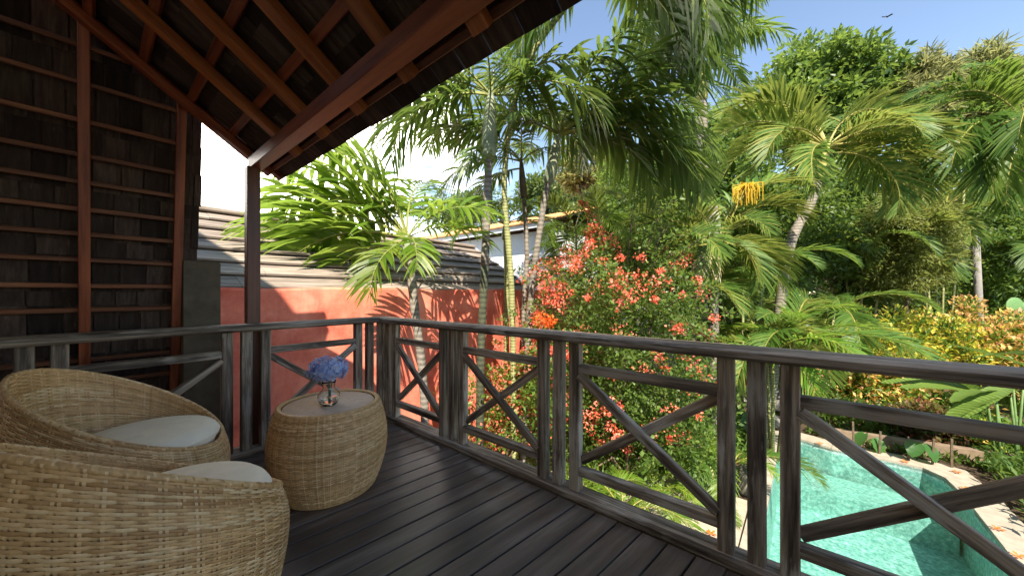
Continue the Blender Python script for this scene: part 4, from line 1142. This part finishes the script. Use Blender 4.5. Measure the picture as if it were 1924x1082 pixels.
# ------------------------------------------------------------------ broad leaved plants
def big_leaf_mesh(name, L, W, droop, mat, heart=False, n=9):
    V = []; F = []
    for i in range(n+1):
        u = i/n
        w = W*.5*(math.sin(math.pi*min(1, u*.97+.03))**(.6 if not heart else .5))*(1 if not heart else (1.15-.45*u))
        z = -droop*L*u*u; x = L*u
        rip = .012*math.sin(i*2.1)
        V += [(x-(.12*L if heart and i == 0 else 0), -w, z+w*.28+rip), (x, 0, z), (x-(.12*L if heart and i == 0 else 0), w, z+w*.28-rip)]
    for i in range(n):
        a = i*3
        F += [(a, a+3, a+4, a+1), (a+1, a+4, a+5, a+2)]
    return mesh(name, V, F, mat, True)
gl1 = big_leaf_mesh('leaf', 1.75, .34, .22, M['ginger'], n=14); gl2 = big_leaf_mesh('leaf', 1.5, .30, .4, M['ginger'], n=14)
def ginger(label, base, tips, stem_h):
    t = thing('ginger_plant', label, 'plant', base, 'giant leaved plants by the pool')
    V, F = [], []
    for k, (az, el, sc, dx) in enumerate(tips):
        b = Vector(base)+Vector((dx*.4, rnd.uniform(-.1, .1), 0)); e = b+Vector((math.cos(azi(az))*.18, math.sin(azi(az))*.18, stem_h*rnd.uniform(.75, 1.05)))
        v, f = tube_data([b, b.lerp(e, .5), e], [.025, .022, .014], 6); F += [tuple(q+len(V) for q in ff) for ff in f]; V += v
        put('leaf', (gl1, gl2)[k % 2], None, t, loc=e, rot=(rnd.uniform(-.4, .4), -math.radians(el), azi(az)), scale=(sc,)*3)
    put('stems', mesh('stems', V, F, M['green_stem'], True), None, t)
ginger('giant ginger plant whose long pale leaves reach in under the rail from the right', gp(1890, 850, 6.75),
       [(178, 18, 1.0, 0), (186, 4, 1.05, .3), (172, 30, .9, -.3), (192, -4, 1.0, .4), (160, 12, .95, .1), (150, 35, .9, 0), (0, 30, 1, .2), (182, 38, .9, 0), (196, 10, .85, -.2)], 1.75)
ginger('giant leaved plant behind at the right edge, its leaf lying over the hedge', gp(1990, 700, 7.8),
       [(180, 12, 1.05, 0), (172, 25, 1.0, .2), (188, 0, .9, -.2), (165, 15, .9, .3), (120, 30, .9, 0), (30, 30, .9, 0)], 1.95)

tl = big_leaf_mesh('leaf', .36, .34, .35, M['taro'], True)
TGp = 'heart leaved plants at the pool edge'
def taro(label, base, n, sc, seed):
    rs = random.Random(seed); t = thing('taro_plant', label, 'plant', base, TGp); V, F = [], []
    for k in range(n):
        a = azi(200+140*k/max(1, n-1)+rs.uniform(-15, 15)) if n > 1 else azi(265)
        e = Vector(base)+Vector((math.cos(a)*.15*sc, math.sin(a)*.15*sc, rs.uniform(.28, .5)*sc))
        v, f = tube_data([Vector(base), Vector(base).lerp(e, .6)+Vector((0, 0, .05)), e], .008, 5); F += [tuple(q+len(V) for q in ff) for ff in f]; V += v
        put('leaf', tl, None, t, loc=e, rot=(rs.uniform(-.2, .2), math.radians(rs.uniform(35, 60)), a), scale=(sc,)*3)
    put('stalks', mesh('stalks', V, F, M['green_stem'], True), None, t)
taro('heart leaved taro against the kerb near the pool corner', og(1633, 846), 3, .8, 1)
taro('heart leaved taro further along the kerb towards the ginger', og(1722, 866), 3, .85, 2)
taro('dark heart leaved plant between the rails left of the rocks', gp(1398, 790, 8.6), 5, 1.5, 3)

# low planting strip: grass-like tufts and ground cover
rs_ = np.random.default_rng(77)
def groundcover(name, boxes, n, L, mat, label, cat):
    P = []
    for x0, y0, x1, y1, h in boxes:
        k = int(n*(x1-x0)*(y1-y0)); q = rs_.uniform(0, 1, (k, 3)); P.append(np.stack([x0+q[:, 0]*(x1-x0), y0+q[:, 1]*(y1-y0), GZ+q[:, 2]**1.4*h], 1))
    P = np.concatenate(P); D = norm(rs_.normal(size=P.shape)*.8+np.array([0, 0, .7])); N = norm(rs_.normal(size=P.shape)+np.array([0, 0, 1]))
    Ls = rs_.uniform(.6, 1.3, len(P))*L
    o = put(name, leaves_mesh(name, P, D, N, Ls, Ls*.35, mat)); tag(o, label, cat, kind='stuff')
groundcover('ground_cover', [(-1.5, 3.5, .9, 8, .5), (.4, 4.9, 1.9, 9, .55), (1.9, 6.3, 2.45, 9.5, .45), (1.4, 4.5, 2.0, 5.4, .3), (-1.5, 1.2, -.2, 3.5, .4)], 420, .13, M['shrub'], 'low leafy ground cover under the bougainvillea and along the wall', 'ground cover')
groundcover('undergrowth', [(2.3, 9.9, 9, 12, .6), (5.75, 7.2, 8, 9.3, .45), (5.65, 4.5, 8, 7.2, .4), (3.2, 9.15, 6.6, 9.6, .16)], 480, .16, M['tree'], 'dark low undergrowth behind and beside the pool', 'undergrowth')

# ------------------------------------------------------------------ kerb, stakes, rocks, pillars, pole, cactus
k0 = og(1560, 828); k1 = og(1925, 886)
kb = beam('garden_kerb', (k0.x, k0.y+.08, GZ+.10), (k1.x, k1.y+.08, GZ+.10), .16, .34, M['kerb']); tag(kb, 'low tan rendered kerb of the planting bed behind the pool', 'kerb')
for i, (px, py) in enumerate(((1604, 836), (1652, 846), (1707, 858), (1752, 866), (1788, 872))):
    b = og(px, py+9)
    o = beam('wooden_stake', b, b+Vector((rnd.uniform(-.02, .02), 0, rnd.uniform(.5, .62))), .035, .035, M['bark'], up=(0, 1, 0))
    tag(o, ['thin brown stake at the kerb closest to the pool rocks', 'thin brown stake next to the first taro leaf', 'thin brown stake left of the second taro leaf',
            'thin brown stake right of the second taro leaf', 'thin brown stake nearest the ginger plant'][i], 'stake', 'stakes along the planting bed')

def rock(label, p, r, seed):
    rs = random.Random(seed); bm = bmesh.new(); bmesh.ops.create_icosphere(bm, subdivisions=3, radius=1)
    from mathutils import noise as nz
    for v in bm.verts:
        k = 1+.28*nz.noise(v.co*1.3+Vector((seed*3.1, 0, 0)))+.09*nz.noise(v.co*4+Vector((0, seed, 0)))
        v.co = Vector((v.co.x*k*r[0], v.co.y*k*r[1], max(-.45*r[2], v.co.z*k*r[2])))
    me = bpy.data.meshes.new('rock'); bm.to_mesh(me); bm.free(); me.polygons.foreach_set('use_smooth', [True]*len(me.polygons))
    o = put('rock', me, M['rock'], loc=p, rot=(0, 0, rs.uniform(0, 6))); return tag(o, label, 'rock', 'rocks at the left corner of the pool')
rock('flat grey rock at the water corner of the pool', gp(1450, 805, 9.0)+Vector((0, 0, .08)), (.30, .24, .2), 1)
rock('rounded grey rock stacked above the pool corner', gp(1466, 790, 9.4)+Vector((0, 0, .35)), (.26, .22, .2), 2)
rock('small pale rock on top of the rock pile', gp(1460, 770, 9.5)+Vector((0, 0, .65)), (.19, .16, .13), 3)
rock('dark low rock left of the pile', gp(1425, 815, 9.0)+Vector((0, 0, .08)), (.28, .2, .22), 4)
rock('grey boulder beside the pale planks at the pool edge', gp(1398, 930, 6.0)+Vector((0, 0, .15)), (.2, .28, .3), 5)
rock('brownish rock tucked under the green shrub behind the pile', gp(1450, 770, 10.0)+Vector((0, 0, .3)), (.4, .3, .4), 6)

def pillar(label, px0, px1, ytop, dep, capz):
    a = at((px0+px1)/2, ytop, dep); wdt = (px1-px0)/FOC*dep
    t = thing('garden_pillar', label, 'pillar', (a.x, a.y, GZ), 'red garden pillars with white caps')
    block('shaft', (a.x-wdt*.4, a.y-wdt*.4, GZ), (a.x+wdt*.4, a.y+wdt*.4, a.z-.12), M['wallred'], t)
    block('cap', (a.x-wdt*.5, a.y-wdt*.5, a.z-.12), (a.x+wdt*.5, a.y+wdt*.5, a.z), M['white'], t)
pillar('red pillar with a white cap beyond the arching palm clump', 1512, 1548, 612, 9.9, 0)
def far_wall():
    a = at(1398, 700, 11.2)
    t = thing('garden_wall', 'short red garden wall on a white plinth seen between the balusters', 'wall', (a.x, a.y, GZ))
    block('shaft', (a.x-.5, a.y-.1, -1.75), (a.x+.22, a.y+.1, a.z+.3), M['wallred'], t)
    block('plinth', (a.x-.6, a.y-.25, GZ), (a.x+.6, a.y+.18, -1.75), M['white'], t)
far_wall()

pb = gp(1846, 560, 12.3); pt = at(1833, 436, 12.3)
up_ = thing('utility_pole', 'leaning grey concrete pole with cables behind the orange shrubs', 'pole', pb)
tube('pole', [pb, pb.lerp(pt, .5), pt], [.115, .105, .092], M['pole'], up_, 12)
tube('pole_cap', [pt, pt+Vector((0, 0, .04))], [.10, .095], M['stone'], up_, 12)
br = pt-Vector((0, 0, .38)); tube('bracket', [br+Vector((-.15, -.12, 0)), br+Vector((.15, .12, .02))], .03, M['cable'], up_, 6)
for k, (px, py) in enumerate(((1560, 540), (1600, 555), (1680, 470))):
    e = at(px, py, 13.5); s0 = br-Vector((0, 0, .1*k))
    tube('cable', [s0, s0.lerp(e, .35)-Vector((0, 0, .1)), s0.lerp(e, .7)-Vector((0, 0, .1)), e], .016, M['cable'], up_, 5)

def cactus():
    b = gp(1905, 600, 10.8); t = thing('prickly_pear', 'green prickly pear cactus above the orange shrub at the right edge', 'cactus', b)
    def pad(c, w, h, rotz, tilt):
        bm = bmesh.new(); bmesh.ops.create_uvsphere(bm, u_segments=16, v_segments=10, radius=1)
        for v in bm.verts: v.co = Vector((v.co.x*w*(1+.18*v.co.z), v.co.y*.06, v.co.z*h+h))
        me = bpy.data.meshes.new('pad'); bm.to_mesh(me); bm.free(); me.polygons.foreach_set('use_smooth', [True]*len(me.polygons))
        put('pad', me, M['cactus'], t, loc=c, rot=(0, tilt, rotz))
    tube('stem', [b, b+Vector((0, 0, 1.6))], [.12, .09], M['cactus'], t, 8)
    pad(b+Vector((0, 0, 1.5)), .3, .35, YAW, 0); pad(at(1905, 602, 10.8), .33, .36, YAW+.1, .05); pad(at(1922, 598, 10.8), .26, .28, YAW-.3, .5); pad(at(1890, 615, 10.8), .2, .22, YAW+.4, -.6)
cactus()

# fallen orange flowers on the coping
fl = []
def flower_mesh():
    V = [(0, 0, .008)]; F = []
    for k in range(5):
        a = 2*math.pi*k/5
        for dt, r in ((-.42, .75), (0, 1.1), (.42, .75)): V.append((math.cos(a+dt)*r*.055, math.sin(a+dt)*r*.055, .012+.02*r*(.4+.4*(k % 2))))
        b = 1+k*3; F += [(0, b, b+1), (0, b+1, b+2)]
    return mesh('fallen_flower', V, F, M['bract_orange'])
fmesh = flower_mesh()
FL = [((1481, 826), 'fallen orange flower on the coping next to the rocks'), ((1540, 834), 'fallen orange flower on the sunlit far coping'), ((1700, 868), 'fallen orange flower on the far coping by the taro'),
      ((1798, 888), 'fallen orange flower at the far corner of the coping'), ((1814, 919), 'fallen orange flower just around the far corner on the right coping'),
      ((1876, 995), 'largest fallen orange flower on the right coping beside the brace'), ((1914, 1046), 'fallen orange flower at the near right end of the coping'), ((1336, 1003), 'fallen orange flower on the pale terrace left of the pool')]
for (px, py), lab in FL:
    d = at(px, py, 1)-Vector(CAM); k = (GZ+.04-CAM[2])/d.z; p = Vector(CAM)+d*k
    o = put('fallen_flower', fmesh, None, loc=p, rot=(0, 0, rnd.uniform(0, 6)), scale=(1.25,)*3); tag(o, lab, 'flower', 'fallen flowers around the pool')

# a bird high in the sky
def bird():
    c = at(1666, 32, 40)
    V = [(-.28, 0, 0), (-.05, .06, .02), (.2, .05, .03), (.32, 0, .03), (.2, -.05, .03), (-.05, -.06, .02), (.05, 0, -.05),
         (.1, .5, .14), (-.12, .42, .13), (.1, -.5, .14), (-.12, -.42, .13)]
    F = [(0, 1, 6), (1, 2, 6), (2, 3, 6), (3, 4, 6), (4, 5, 6), (5, 0, 6), (0, 5, 4, 3, 2, 1), (1, 2, 7, 8), (5, 4, 9, 10)]
    o = put('bird', mesh('bird', V, F, M['cable']), None, loc=c, rot=(.3, .1, 1.2)); tag(o, 'tiny dark bird flying in the blue sky', 'bird')
bird()
